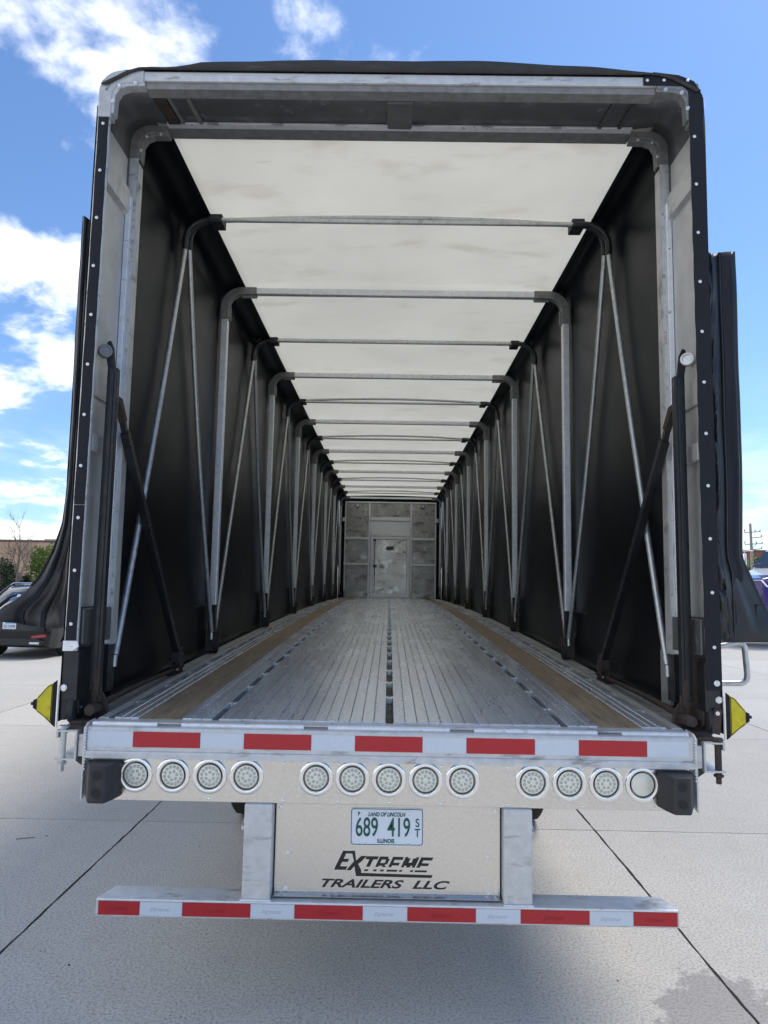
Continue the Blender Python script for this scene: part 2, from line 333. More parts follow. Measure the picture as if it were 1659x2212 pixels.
# ---------------------------------------------------------------- trailer
TR = empty('flatbed_trailer', 'long aluminium flatbed trailer with plank deck, rear light panel and striped bumper', 'trailer')
YE = 16.1
def plank(w, mat, name, y0=.118, h=.045, ch=.0020):
    q = MB(); prof = [(-w/2, -h), (w/2, -h), (w/2, -ch), (w/2-ch, 0), (-w/2+ch, 0), (-w/2, -ch)]
    # relative to deck() at x; stays along the deck curve
    return dstrip(q, prof, y0, YE, 22).mesh(name, mat)
pm = {}
def put_plank(x0, x1, mat=deckm, name='deck_plank', dz=0.):
    w = round(x1-x0, 4); key = (w, mat.name)
    if key not in pm: pm[key] = plank(w, mat, name)
    return place(name, pm[key], TR, ((x0+x1)/2, 0, dz))
for s in (-1, 1):
    e = [.016+(.733-.016)*i/14 for i in range(15)]
    for i in range(14):
        x0, x1 = e[i]+.0007, e[i+1]-.0007
        if s < 0: x0, x1 = -x1, -x0
        put_plank(x0, x1, dz=random.uniform(-.0006, .0006))
    for (q0, q1) in ((.762, .803), (.8055, .8465), (.849, .888), (1.076, 1.112), (1.1145, 1.148), (1.1505, 1.180)):
        x0, x1 = (q0, q1) if s > 0 else (-q1, -q0)
        put_plank(x0, x1, dz=random.uniform(-.001, .001))
    # hardwood nailing strip: boards butted end to end
    y = .118
    while y < YE-.1:
        y1 = min(YE, y+random.uniform(2.2, 3.4))
        q = MB(); dstrip(q, [(-.0925, -.05), (.0925, -.05), (.0925, -.006), (.0895, -.003), (-.0895, -.003), (-.0925, -.006)], y+.002, y1-.002, 8)
        place('wood_plank', q.mesh('wood_plank', wood), TR, (s*.982, 0, 0)); y = y1
    # side rail
    q = MB(); dstrip(q, [(s*1.206,-.16),(s*1.250,-.16),(s*1.250,-.006),(s*1.244,-.002),(s*1.206,-.002)], .118, YE); q.build('side_rail', alu, TR)
    q = MB(); dstrip(q, [(s*1.2515,-.045),(s*1.2845,-.045),(s*1.2845,-.020),(s*1.2515,-.020)], .05, YE); q.build('rail_spacer', cast, TR)
    # C-channel that the enclosure's rollers run on
    q = MB(); dstrip(q, [(s*1.286,-.150),(s*1.372,-.150),(s*1.372,-.143),(s*1.293,-.143),(s*1.293,-.037),(s*1.364,-.037),(s*1.364,-.062),(s*1.372,-.062),(s*1.372,-.030),(s*1.286,-.030)], -.005, YE)
    q.build('side_track', alu, TR)
    q = MB(); q.cone((s*1.350,.012,1.0),(s*1.350,.012,1.150),.0135,.0135,12); q.cone((s*1.350,.012,1.148),(s*1.350,.012,1.158),.024,.018,12); q.cone((s*1.350,.012,.975),(s*1.350,.012,1.0),.011,.011,6); q.cone((s*1.350,.012,1.003),(s*1.350,.012,1.012),.020,.020,6)
    q.build('track_pin', galv if s < 0 else rusty, TR, smooth=True)
    q = MB(); q.box(s*1.252, s*1.2835, .005, .075, 1.035, 1.125); q.build('track_spacer_block', whiteal, TR, bevel=.004)
    q = MB(); q.prism([(s*1.252,1.033),(s*1.30,1.033),(s*1.30,1.018),(s*1.252,.985)], .02, .09); q.build('track_gusset', bsteel, TR)
# bridges across the slots
bm_ = MB(); bm_.box(-.013, .013, -.022, .022, -.028, -.004).box(-.018, -.006, -.016, .016, -.004, .0005).box(.006, .018, -.016, .016, -.004, .0005)
bridge = bm_.mesh('slot_bridge', tabm)
for x in (-1.193, -.7475, 0, .7475, 1.193):
    Y = .47+(0 if abs(x) > .5 else .2)
    while Y < 15.9:
        place('slot_bridge', bridge, TR, (x, Y, deck(Y)), (math.atan(.041-.002826*Y), 0, 0)); Y += .44
    q = MB(); dstrip(q, [(x-.03,-.125),(x+.03,-.125),(x+.03,-.118),(x-.03,-.118)], .10, YE); q.build('slot_shade_strip', bsteel, TR)  # black strip added below each slot to stand in for its shade
q = MB(); dstrip(q, [(-1.2,-.17),(1.2,-.17),(1.2,-.128),(-1.2,-.128)], .12, YE); q.build('underfloor', alu, TR)
for s in (-1, 1):
    q = MB(); dstrip(q, [(s*.42,-.62),(s*.55,-.62),(s*.55,-.60),(s*.49,-.60),(s*.49,-.19),(s*.55,-.19),(s*.55,-.172),(s*.42,-.172),(s*.42,-.19),(s*.48,-.19),(s*.48,-.60),(s*.42,-.60)], .6, 15.8); q.build('main_beam', alu, TR)
# tail channel
q = MB(); q.prism([(.116,1.1705),(.052,1.169),(.048,1.160),(.012,1.158),(.004,1.155),(0,1.147),(0,1.064),(-.007,1.061),(-.009,1.055),(-.009,1.034),(.030,1.033),(.116,1.06)], -1.247, 1.247, 'x')
tail = q.build('tail_channel', whiteal, TR)
edges = [-1.235, -.965, -.865, -.355, -.255, .250, .350, .860, .960, 1.235]
for i in range(0, 10, 2):
    q = MB(); q.tube([(edges[i], .030, 1.1645), (edges[i+1], .030, 1.1645)], .0115, 10); q.build('tail_bead', alub, tail, smooth=True)
for i in range(1, 9, 2):
    q = MB(); q.box(edges[i]+.001, edges[i+1]-.001, .020, .046, 1.1585, 1.164); q.build('stake_slot_shade', cast, tail)  # darker insert stands in for the shade of the recess
for s in (-1, 1):
    q = MB(); q.prism([(-.012,.865),(.09,.90),(.09,1.175),(.02,1.172),(-.012,1.155)], s*1.2485, s*1.2565, 'x'); q.build('tail_end_plate', whiteal, TR, bevel=.002)
    q = MB()
    for k in range(14): q.cone((s*1.249, -.011, .99+k*.0125), (s*1.249, -.004, .99+k*.0125), .0045+random.uniform(-.001,.001), .006, 6)
    q.build('weld_bead', tabm, TR, smooth=True)
# reflective tape, tail
tape = [(-1.243,-1.055,0),(-1.055,-.777,1),(-.777,-.598,0),(-.598,-.320,1),(-.320,-.141,0),(-.141,.137,1),(.137,.316,0),(.316,.597,1),(.597,.776,0),(.776,1.055,1),(1.055,1.225,0)]
for (x0, x1, c) in tape:
    q = MB(); q.box(x0+.0008, x1-.0008, -.0022, -.0002, 1.079, 1.141); q.build('reflective_tape', redt if c else whit, TR)
# light panel and lamps
q = MB(); q.box(-1.232, 1.232, .018, .024, .862, 1.0325); panel = q.build('light_panel', stain, TR, bevel=.0015)
q = MB(); q.box(-1.232, 1.232, .025, .075, .862, .868); q.build('panel_lip', stain, panel)
bz = MB(); bz.lathe((0,0,0), (0,-1,0), [(.0715,-.001),(.0715,.004),(.069,.009),(.062,.012),(.055,.010),(.0505,.003),(.0495,-.004),(.0495,-.006)], 40)
bezel = bz.mesh('bezel', chrome, True)
gk = MB(); gk.lathe((0,0,0), (0,-1,0), [(.0488,-.008),(.0488,.002),(.0462,.003),(.0462,-.006)], 32); gasket = gk.mesh('gasket', lensdark, True)
ln = MB(); ln.lathe((0,0,0), (0,-1,0), [(.0458,-.006),(.0458,.0035),(.044,.005),(.0005,.0062)], 32)
pts = []
for rr, k in ((.0165, 6), (.0345, 14)): pts += [(rr*math.cos(2*math.pi*i/k+.3*k), rr*math.sin(2*math.pi*i/k+.3*k)) for i in range(k)]
ld = MB()
for (px, pz) in pts: ld.lathe((px, -.0045, pz), (0,-1,0), [(.0064,0),(.0060,.0018),(.0046,.0036),(.0024,.0046),(.0003,.0050)], 10)
ledme = ld.mesh('led_beads', ledm, True)
lensme = ln.mesh('lens', lens, True)
sc = MB(); sc.lathe((0,0,0), (0,-1,0), [(.0055,0),(.005,.0018),(.003,.003),(.0004,.0032)], 10); sc.box(-.0035,.0035,-.0036,-.0029,-.0006,.0006); screw = sc.mesh('screw', chrome, True)
for x in (-1.042,-.888,-.736,-.585,-.298,-.149,0.001,.151,.302,.590,.740,.890,1.039):
    L = place('round_lamp', bezel, TR, (x, .0175, .9655)); place('gasket', gasket, L, (0,0,0)); rt = random.uniform(0, 6); place('lens', lensme, L, (0,0,0), (0, rt, 0)); 
    if x < 1.0: place('led_beads', ledme, L, (0,0,0), (0, rt, 0))
    for s in (-1, 1): place('screw', screw, L, (s*.061, -.0115, 0), scale=(.5,.5,.5))
for x in (-1.04,-.735,-.43,-.205,0.005,.215,.49,.795,1.085):
    for z in (1.021, .874): place('screw', screw, panel, (x, .0175, z))
for s in (-1, 1):
    q = MB(); pr = [(s*1.236,.017),(s*1.096,.017),(s*1.108,-.05),(s*1.122,-.094),(s*1.129,-.100),(s*1.186,-.100),(s*1.193,-.094),(s*1.236,-.01)]
    q.prism(pr, .880, 1.022, 'z'); B = q.build('dock_bumper', wornrub, TR, bevel=.006)
    for z in (.921, .988):
        q = MB(); q.lathe((s*1.157,-.1005,z), (0,-1,0), [(.0205,0),(.0205,.0008),(.0172,.0010),(.0165,-.002)], 20); q.build('bolt_hole_rim', rubber, B, smooth=True)
        q = MB(); q.lathe((s*1.157,-.1016,z), (0,-1,0), [(.0168,0),(.0005,.0003)], 20); q.build('bolt_hole_shade', lensdark, B)  # black disc on the face stands in for the shaded hole
# under-ride guard
q = MB(); q.prism([(-1.171,0),(1.171,0),(1.171,.004),(1.135,.122),(-1.135,.122),(-1.171,.004)], .416, .487, 'z'); guard = q.build('bumper_bar', whiteal, TR, bevel=.004)
q = MB(); q.box(-1.165, 1.165, -.006, -.0005, .4795, .4865); q.build('bumper_top_lip', alub, guard, bevel=.0015)
tape = [(-1.160,-.992,1),(-.992,-.821,0),(-.821,-.546,1),(-.546,-.370,0),(-.370,-.095,1),(-.095,.083,0),(.083,.358,1),(.358,.536,0),(.536,.812,1),(.812,.986,0),(.986,1.163,1)]
ext = None
LET = {'E': [(0,.26,0,1),(.26,.9,.80,1),(.26,.8,.42,.60),(.26,.9,0,.20)], 'T': [(0,.98,.80,1),(.34,.64,0,.80)], 'R': [(0,.26,0,1),(.26,.72,.80,1),(.62,.88,.48,.86),(.26,.72,.38,.56),(.55,.84,0,.38)],
       'M': [(0,.24,0,1),(.92,1.16,0,1),(.24,.46,.42,.92),(.70,.92,.42,.92),(.42,.74,.28,.62)]}
def extreme(mat, w, h, bands, name, thick=.0006):
    """slanted block word EXTREME; the first two letters stand taller and bands leave gaps in the others"""
    q = MB(); k = w/1395.0
    def P(px, py): return ((px-60)*k, (905-py)*k*h)
    def rect(u0, u1, y0, y1, d=0): q.prism([P(a_+(905-y_)*.48, y_) for a_, y_ in ((u0, y1), (u1, y1), (u1, y0), (u0, y0))], 0, -thick-d, 'y')
    for rc in ((60, 118, 668, 905), (118, 196, 668, 700), (118, 190, 768, 806), (118, 214, 862, 905)): rect(*rc)
    q.prism([P(*p) for p in ((286,665),(330,665),(346,780),(414,900),(420,972),(348,974),(330,880),(316,780))], 0, -thick-.0001, 'y')
    q.prism([P(*p) for p in ((222,908),(280,908),(336,842),(322,792))], 0, -thick, 'y')
    q.prism([P(*p) for p in ((352,782),(415,727),(486,727),(412,800),(362,836))], 0, -thick, 'y')
    for ch, u0, u1 in (('T',400,560),('R',575,715),('E',745,885),('M',910,1090),('E',1112,1270)):
        wd = {'T': .98, 'R': .88, 'E': .90, 'M': 1.16}[ch]
        for (a0, a1, b0, b1) in LET[ch]:
            for (c0, c1) in bands:
                d0, d1 = max(b0, c0), min(b1, c1)
                if d1-d0 > .01: rect(u0+(u1-u0)*a0/wd, u0+(u1-u0)*a1/wd, 915-185*d1, 915-185*d0)
    return q.mesh(name, mat)
gw = extreme(ghost, .090, .9, [(0,.2),(.35,.55),(.7,1)], 'tape_print'); gr = extreme(ghostr, .090, .9, [(0,.2),(.35,.55),(.7,1)], 'tape_print')
for (x0, x1, c) in tape:
    q = MB(); q.box(x0+.0008, x1-.0008, -.0022, -.0002, .4235, .4765); t = q.build('reflective_tape', redt if c else whit, guard)
    place('tape_print', gr if c else gw, guard, ((x0+x1)/2-.045, -.0023, .441))
for s in (-1, 1):
    q = MB(); q.box(s*.470, s*.586, 0.001, .100, .4875, .861); q.build('bumper_leg', whiteal, TR, bevel=.007)
    q = MB(); q.tube([(s*.466,-.003,.490),(s*.590,-.003,.490)], .005, 8); q.build('leg_weld', alub, TR, smooth=True)
    q = MB(); q.box(s*.588, s*.605, .05, .09, .745, .760).cone((s*.590,.06,.80),(s*.604,.08,.758),.003,.003,6); q.build('leg_hook', whiteal, TR)
q = MB(); q.box(-.463, .463, .058, .062, .505, .853); q.prism([(.0585,.505),(.030,.497),(.030,.494),(.0620,.502)], -.463, .463, 'x'); back = q.build('rear_panel', stain, TR)
q = MB(); q.box(-.469, .469, .066, .090, .49, .858); q.build('panel_backing', bsteel, TR)
hb = MB(); hb.lathe((0,0,0), (0,-1,0), [(.010,0),(.010,.002),(.0075,.0022),(.0075,.007),(.0004,.0075)], 8); hbolt = hb.mesh('bolt', tabm)
for x, z in ((-.445,.838),(.445,.838),(-.410,.655),(.410,.655),(-.450,.52),(-.415,.516),(.450,.52),(.415,.516)): place('bolt', hbolt, back, (x, .0578, z))
# licence plate
def rrect(w, h, rad, n=6):
    out = []
    for (cx_, cz_, a0) in ((w/2-rad,h/2-rad,0),(-w/2+rad,h/2-rad,90),(-w/2+rad,-h/2+rad,180),(w/2-rad,-h/2+rad,270)):
        out += [(cx_+rad*math.cos(R(a0+90*k/n)), cz_+rad*math.sin(R(a0+90*k/n))) for k in range(n+1)]
    return out
q = MB(); q.prism(rrect(.303,.150,.012), .0005, -.0015, 'y'); LP = q.build('license_plate', platew, TR); LP.location = (-.004, .0565, .766); LP.rotation_euler = (0, R(-.3), 0)
q = MB(); o_, i_ = rrect(.297,.144,.011), rrect(.291,.138,.009); n = len(o_)
q.add([(p[0],-.0022,p[1]) for p in o_]+[(p[0],-.0022,p[1]) for p in i_], [(k,(k+1)%n,n+(k+1)%n,n+k) for k in range(n)]); q.build('plate_border', plateg, LP)
def plate_txt(t, size, x, z, sx, bold, shear=0, mat=plateg, par=LP): place('lettering', text_mesh(t, size, mat, .0005, sx, shear, bold), par, (x, -.0023, z), FACE)
plate_txt('689', .106, -.083, -.037, .60, .0009); plate_txt('419', .106, .050, -.037, .60, .0009)
plate_txt('S', .046, .126, .002, .85, .0004); plate_txt('T', .046, .126, -.038, .85, .0004)
plate_txt('LAND OF LINCOLN', .022, -.002, .042, .78, .0006, .25); plate_txt('P', .020, -.116, .044, .9, .0006); plate_txt('ILLINOIS', .022, -.004, -.063, .85, .0006)
for x, z in ((-.089,.053),(.089,.053),(-.089,-.060),(.089,-.060)): place('screw', screw, LP, (x, -.0015, z), scale=(1,1,1))
# cut-out maker's name: black paints the letters' shade, the gap their lit part
place('lettering', extreme(black, .440, 1.0, [(0,.12),(.30,1)], 'lettering', .0006), back, (-.219, .0577, .592))
q = MB(); q.prism([(-.128,.569),(.182,.567),(.187,.578),(-.108,.581)], .0577, .0572); q.build('lettering', black, back)
def fit_text(t, x0, x1, z0, z1):
    me = text_mesh(t, .05, black, .0004, 1, .38, .0013); xs = [v.co.x for v in me.vertices]; ys = [v.co.y for v in me.vertices]
    for v in me.vertices:
        v.co.x = x0+(v.co.x-min(xs))/(max(xs)-min(xs))*(x1-x0); v.co.y = z0+(v.co.y-min(ys))/(max(ys)-min(ys))*(z1-z0)
    place('lettering', me, back, (0, .0573, 0), FACE)
fit_text('TRAILERS', -.268, .070, .523, .556); fit_text('LLC', .104, .258, .523, .556)
# axles and wheels
tw = MB(); tw.lathe((0,0,0), (1,0,0), [(.29,-.12),(.40,-.135),(.47,-.13),(.495,-.11),(.50,-.06),(.50,.06),(.495,.11),(.47,.13),(.40,.135),(.29,.12)], 36); tyreme = tw.mesh('tyre', tyre, True)
rw = MB(); rw.lathe((0,0,0), (1,0,0), [(.29,-.11),(.27,-.08),(.10,-.03),(.10,.05),(.27,.08),(.29,.11)], 28); rimme = rw.mesh('rim', silver, True)
for Yw in (2.74, 3.98):
    q = MB(); q.tube([(-1.1,Yw,.5),(1.1,Yw,.5)], .065, 12); q.box(-.5,.5,Yw-.12,Yw+.12,.56,.74); q.build('axle', bsteel, TR)
    for s in (-1, 1):
        for x in (.70, 1.02):
            w_ = place('wheel', tyreme, TR, (s*x, Yw, .498)); place('rim', rimme, w_)
# bulkhead at the front of the deck
K = .002676
def bx(x): return (x-858)*K
def bz_(y): return 1.466+(1420-y)*K
q = MB(); q.box(bx(398), bx(1320), 16.10, 16.13, 1.468, bz_(458)); BH = q.build('bulkhead', alu, TR)
bulk = M('bulkhead_sheet', (.38, .375, .36), .6, .36, var=(4, .22), dirt=(3.6, .50, .66, (.09, .085, .075), .8, (1, 1, 2.2)), dirt2=(2, .62, .75, (.62, .61, .57), .4), rvar=(5, .14), bump=(8, .08, .01))
q = MB(); q.box(-1.388, 1.388, 16.145, 16.150, 1.32, 4.235); q.build('end_wall', tarpb, TR)  # black sheet added to stop light leaking in round the bulkhead
def bp(name, x0, x1, y0, y1, d0, d1, mat=bulk, par=None, bev=.004):
    q = MB(); q.box(bx(x0), bx(x1), d0, d1, bz_(y1), bz_(y0)); return q.build(name, mat, par or BH, bevel=bev)
for (x0, x1) in ((412, 636), (1082, 1304)):
    for (y0, y1) in ((470, 814), (841, 1073), (1098, 1348)): bp('wall_panel', x0, x1, y0, y1, 16.088, 16.099)
    for (y0, y1) in ((815, 839), (1075, 1096)): bp('horizontal_rail', x0-16, x1+12, y0, y1, 16.05, 16.087, alub)
    bp('kick_plate', x0-14, x1+2, 1351, 1419, 16.06, 16.087)
for (x0, x1) in ((398, 411), (638, 656), (1059, 1077), (1306, 1321)): bp('upright', x0, x1, 471, 1418, 16.06, 16.0985, alub)
bp('top_rail', 398, 1321, 456, 469, 16.055, 16.099, alub)
bp('header_panel', 658, 1057, 471, 610, 16.085, 16.099); bp('header_rail', 658, 1057, 612, 648, 16.04, 16.099, alub); bp('header_panel', 658, 1057, 650, 772, 16.075, 16.099, alub); bp('header_rail', 658, 1057, 774, 803, 16.04, 16.099, alub)
D = bp('door', 692, 1024, 838, 1376, 16.080, 16.0985, M('door_sheet', (.62, .61, .58), .7, .32, var=(3, .2), dirt=(4, .54, .70, (.08, .075, .068), .8, (1, 1, 2)), rvar=(3, .12)))
for (x0, x1, y0, y1) in ((664, 690, 806, 1416), (1026, 1055, 806, 1416), (691, 1025, 806, 836), (691, 1025, 1378, 1416)): bp('door_frame', x0, x1, y0, y1, 16.045, 16.098, alub)
for y in (1031, 1179): bp('door_rail', 694, 1022, y-4, y+4, 16.072, 16.0795, alub, D, 0)
bp('door_label', 822, 897, 905, 942, 16.0765, 16.0795, M('grey_label', (.07, .07, .07), 0, .5), D, 0)
q = MB(); q.tube([(bx(706), 16.06, bz_(1370)), (bx(706), 16.06, bz_(845))], .012, 6); q.box(bx(692), bx(728), 16.04, 16.075, bz_(1118), bz_(1092)); q.box(bx(690), bx(716), 16.045, 16.075, bz_(856), bz_(832)); q.build('lock_rod', bsteel, D)
for x in (524, 1186):
    q = MB(); q.lathe((bx(x), 16.08, bz_(500)), (0,-1,0), [(.055,0),(.055,.05),(.045,.055),(.044,.045)], 16); L = q.build('load_lamp', lensdark, BH, smooth=True)
    q = MB(); q.lathe((bx(x), 16.03, bz_(500)), (0,-1,0), [(.043,0),(.03,.005),(.0004,.006)], 12); q.build('lens', whit, L, smooth=True)
for x0, x1 in ((376, 412), (1303, 1340)): bp('side_bracket', x0, x1, 622, 660, 16.0, 16.05, alub)

# ---------------------------------------------------------------- tarp enclosure
EN = empty('tarp_enclosure', 'open-ended black tarp tunnel with white roof sliding on the flatbed trailer', 'tarp')
XL, XR = -1.225, 1.275       # where the white roof begins
def tarp_profile(s, Y, k):
    pass
for s in (-1, 1):
    xe = XR if s > 0 else -XL
    rows = []
    ny = 96
    for i in range(ny+1):
        Y = .46+(16.12-.46)*i/ny
        ph = ((Y-2.44)/2.28) % 1.0
        zt = roof(Y); z0 = deck(Y)-.13
        row = []
        for j in range(19):
            t = j/18; z = z0+(zt-.16-z0)*t
            pull = .018*math.sin(math.pi*ph)**2*math.sin(math.pi*min(1, t*1.02))
            low = .006*math.sin(Y*5.3+t*3)*math.exp(-t*9)
            row.append((s*(1.392-pull*.4+low), Y, z))
        for j in range(1, 8):
            a_ = R(90*j/7); row.append((s*(xe+(1.392-xe)*math.cos(a_)), Y, zt-.16+.16*math.sin(a_)))
        row.append((s*(xe-.03), Y, zt+.002)); rows.append(row)
    q = MB(); q.grid(rows); q.build('side_tarp', tarpb, EN, smooth=True, solid=.003)
    q = MB(); q.grid([[(s*1.3895, .5+15.6*i/60, deck(.5+15.6*i/60)+.33), (s*1.3895, .5+15.6*i/60, deck(.5+15.6*i/60)+.345)] for i in range(61)]); q.build('tarp_seam', flapm, EN, solid=.002)
rows = []
for i in range(81):
    Y = .40+(16.12-.40)*i/80; ph = (((Y-2.44)/1.14) % 1.0)
    rows.append([(x, Y, roof(Y)+.004+.030*(1-(x/1.25)**2)+.006*math.sin(math.pi*ph)**2) for x in [XL-.02+(XR-XL+.04)*k/24 for k in range(25)]])
q = MB(); q.grid(rows); q.build('roof_tarp', roofm, EN, smooth=True, solid=.002)

def arc(cx_, cz_, rad, a0, a1, Y, n=8): return [(cx_+rad*math.cos(R(a0+(a1-a0)*k/n)), Y, cz_+rad*math.sin(R(a0+(a1-a0)*k/n))) for k in range(n+1)]
YH = [2.44+2.28*k for k in range(7)]
whl = MB(); whl.lathe((0,0,0), (1,0,0), [(.012,-.014),(.045,-.016),(.058,-.012),(.060,0),(.058,.012),(.045,.016),(.012,.014)], 18); wheelme = whl.mesh('roller_wheel', rubber, True)
for k, Y in enumerate(YH):
    zt = roof(Y)-.014; dz = deck(Y)-.03
    q = MB(); q.box(-1.185, 1.185, Y-.026, Y+.026, zt-.05, zt)
    for s in (-1, 1): q.box(s*1.320, s*1.374, Y-.026, Y+.026, dz+.36, zt-.185)
    H = q.build('hoop', alub, EN, bevel=.006)
    for s in (-1, 1):
        q = MB()
        pts = [(s*1.346, Y, zt-.26), (s*1.346, Y, zt-.165)]+[(s*(1.215+.131*math.cos(R(90*i/8))), Y, zt-.158+.131*math.sin(R(90*i/8))) for i in range(1, 8)]+[(s*1.215, Y, zt-.027), (s*1.10, Y, zt-.027)]
        q.sq(pts, .066, .062)
        q.box(s*1.300, s*1.334, Y-.012, Y+.012, zt-.27, zt-.15); q.box(s*1.10, s*1.22, Y-.012, Y+.012, zt-.078, zt-.052)
        q.build('elbow', cast, H, bevel=.006)
        q = MB(); q.box(s*1.322, s*1.372, Y-.024, Y+.024, dz+.15, dz+.362); q.build('lower_leg', bsteel, H)
        q = MB(); q.box(s*1.296, s*1.376, Y-.055, Y+.055, dz+.095, dz+.165).box(s*1.318, s*1.376, Y-.062, Y-.048, dz+.02, dz+.095).box(s*1.318, s*1.376, Y+.048, Y+.062, dz+.02, dz+.095).cone((s*1.29,Y-.035,dz+.06),(s*1.29,Y-.035,dz+.16),.004,.004,6).cone((s*1.29,Y+.045,dz+.09),(s*1.29,Y+.045,dz+.16),.004,.004,6)
        q.build('foot_bracket', rusty, H, bevel=.004)
        for dx in (1.313, 1.353): place('roller_wheel', wheelme, H, (s*dx, Y-.012+.03*(dx > 1.33), dz+.061))
# folding round-tube bows between the hoops
feet = [.50]+YH
for k in range(7):
    Ya, Yb = feet[k], feet[k+1]; Ym = (Ya+Yb)/2 if k else 1.32
    zt = roof(Ym)-.012; za = deck(Ya)+.16 if k else 1.40; zb = deck(Yb)+.13
    q = MB()
    for d, dz, arch in ((-.045, -.046, 0), (.045, -.004, .034 if k != 1 else 0)):
        q.tube([(x, Ym+d, zt+dz+arch*(1-(x/1.15)**2)) for x in [-1.15+2.3*i/16 for i in range(17)]], .0150, 10)
    B = q.build('folding_bow', galv, EN, smooth=True)
    for s in (-1, 1):
        for (d, Yf, zf, dz) in ((-.045, Ya+.05 if k else Ya, za, -.046), (.045, Yb-.05, zb, -.004)):
            top = (s*1.335, Ym+d, zt-.20+dz)
            ft = (s*1.338, Yf, zf)
            n = 12; pts = []
            for i in range(n+1):
                t = i/n; bow = .055*math.sin(math.pi*t)*(1 if d < 0 else -.25)
                pts.append((ft[0]+(top[0]-ft[0])*t+s*.012*math.sin(math.pi*t), ft[1]+(top[1]-ft[1])*t+bow, ft[2]+(top[2]-ft[2])*t))
            q = MB(); q.tube(pts, .0160, 10); 
            q.cone(pts[0], (ft[0], ft[1]-.004, ft[2]-.055), .0125, .012, 8); q.build('bow_leg', galv, B, smooth=True)
            ep = [top]+[(s*(1.195+.14*math.cos(R(90*i/8))), Ym+d, zt+dz-.14+.14*math.sin(R(90*i/8))) for i in range(0, 9)]+[(s*1.125, Ym+d, zt+dz)]
            q = MB(); q.tube(ep, .0195, 10); q.build('bow_elbow', bsteel, B, smooth=True)
        q = MB(); q.box(s*1.105, s*1.185, Ym-.06, Ym+.06, zt-.065, zt-.012); q.build('bow_joint', plast, B, bevel=.006)

# rear frame
q = MB()
for s in (-1, 1):
    q.box(s*1.3455, s*1.402, .080, .098, 1.455, 3.93); q.box(s*1.340, s*1.402, .440, .500, 1.455, 3.93)
q.box(-1.20, 1.20, .080, .130, 4.085, 4.131)
FR = q.build('rear_frame', whiteal, EN, bevel=.003)
prof = [(1.3855,1.46)]+[(1.3855,1.46+2.44*i/6) for i in range(1, 7)]+[(1.285+.1005*math.cos(R(90*i/8)), 3.960+.1005*math.sin(R(90*i/8))) for i in range(1, 9)]
prof = prof+[(1.001, 4.0605)]
full = [(-x, z) for x, z in prof]+[(x, z) for x, z in prof[::-1]]
for (yy0, yy1, nm) in ((.131, .439, 'frame_skin'),):
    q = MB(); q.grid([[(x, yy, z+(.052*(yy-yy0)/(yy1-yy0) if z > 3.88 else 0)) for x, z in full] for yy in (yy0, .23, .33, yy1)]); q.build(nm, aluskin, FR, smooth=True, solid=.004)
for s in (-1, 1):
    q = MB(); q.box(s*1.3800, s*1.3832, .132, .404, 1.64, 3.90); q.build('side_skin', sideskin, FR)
q = MB(); q.prism([(.092,4.0835),(.096,4.056),(.150,4.048),(.150,4.0835)], -1.19, 1.19, 'x'); q.build('crossbar_lip', cast, FR, bevel=.002)  # darker metal paints the shade under the front crossbar
q = MB(); q.box(-1.19, 1.19, .398, .4385, 4.092, 4.103); q.build('crossbar_flange', alub, FR, bevel=.002)
q = MB(); q.box(-1.20, 1.20, .440, .530, 4.096, 4.132); q.build('inner_crossbar', cast, FR, bevel=.002)  # darker metal paints in this bar's shaded underside
q = MB(); q.prism([(-.058,4.038),(-.052,4.030),(.060,4.030),(.066,4.038),(.066,4.052),(-.058,4.052)], .152, .396); o = q.build('crossbar_rib', aluskin, FR)
def tilt(o):
    for v in o.data.vertices: v.co.z += .050*(v.co.y-.131)/.308
tilt(o)
for x in (-1.10, -1.01, 1.02, 1.12):
    q = MB(); q.box(x-.008, x+.008, .152, .396, 4.044, 4.0585); tilt(q.build('skin_rib', cast if x < 0 else aluskin, FR))
q = MB(); q.box(-1.175, -1.115, .152, .396, 4.042, 4.052); tilt(q.build('rusty_gusset', rusty, FR))
wb = MB(); wb.box(-.028,.028,-.005,.005,-.003,.003); wtab = wb.mesh('weld_tab', tabm)
for x in (-.95, -.62, -.30, .10, .45, .80): place('weld_tab', wtab, FR, (x, .397, 4.091))
def elbow_cast(s, Y, mat, nm, ox=1.402, top=4.133, w=.062, d=.056):
    q = MB(); rad = .105; cx_, cz_ = ox-rad, top-rad; pts_o = []; pts_i = []
    for i in range(9):
        a_ = R(90*i/8); pts_o.append((cx_+rad*math.cos(a_), cz_+rad*math.sin(a_))); pts_i.append((cx_-.02+(rad-w+.02)*math.cos(a_), cz_-.02+(rad-w+.02)*math.sin(a_)))
    poly = [(ox, 3.90)]+pts_o+[(1.195, top)]+[(1.195, top-w)]+pts_i[::-1]+[(ox-w, 3.90)]
    q.prism([(s*x, z) for x, z in poly], Y, Y+d, 'y')
    C_ = q.build(nm, mat, FR, bevel=.004)
    q = MB(); q.prism([(s*x, z) for x, z in [(1.345,3.92),(1.345,4.03),(1.325,4.066),(1.29,4.078),(1.19,4.076),(1.19,4.058),(1.27,4.056),(1.305,4.042),(1.324,4.01),(1.328,3.92)]], Y+.004, Y+d-.004, 'y'); q.build('casting_web', mat, C_, bevel=.003)
    for (x, z) in ((1.332, 3.975), (1.306, 4.052), (1.232, 4.066)): place('bolt', hbolt, C_, (s*x, Y+.002, z), scale=(.95, 1.3, .95))
lightcast = M('light_cast_aluminium', (.52, .52, .52), .35, .55, var=(30, .14), dirt=(16, .5, .75, (.30, .29, .28), .5), bump=(180, .2, .002))
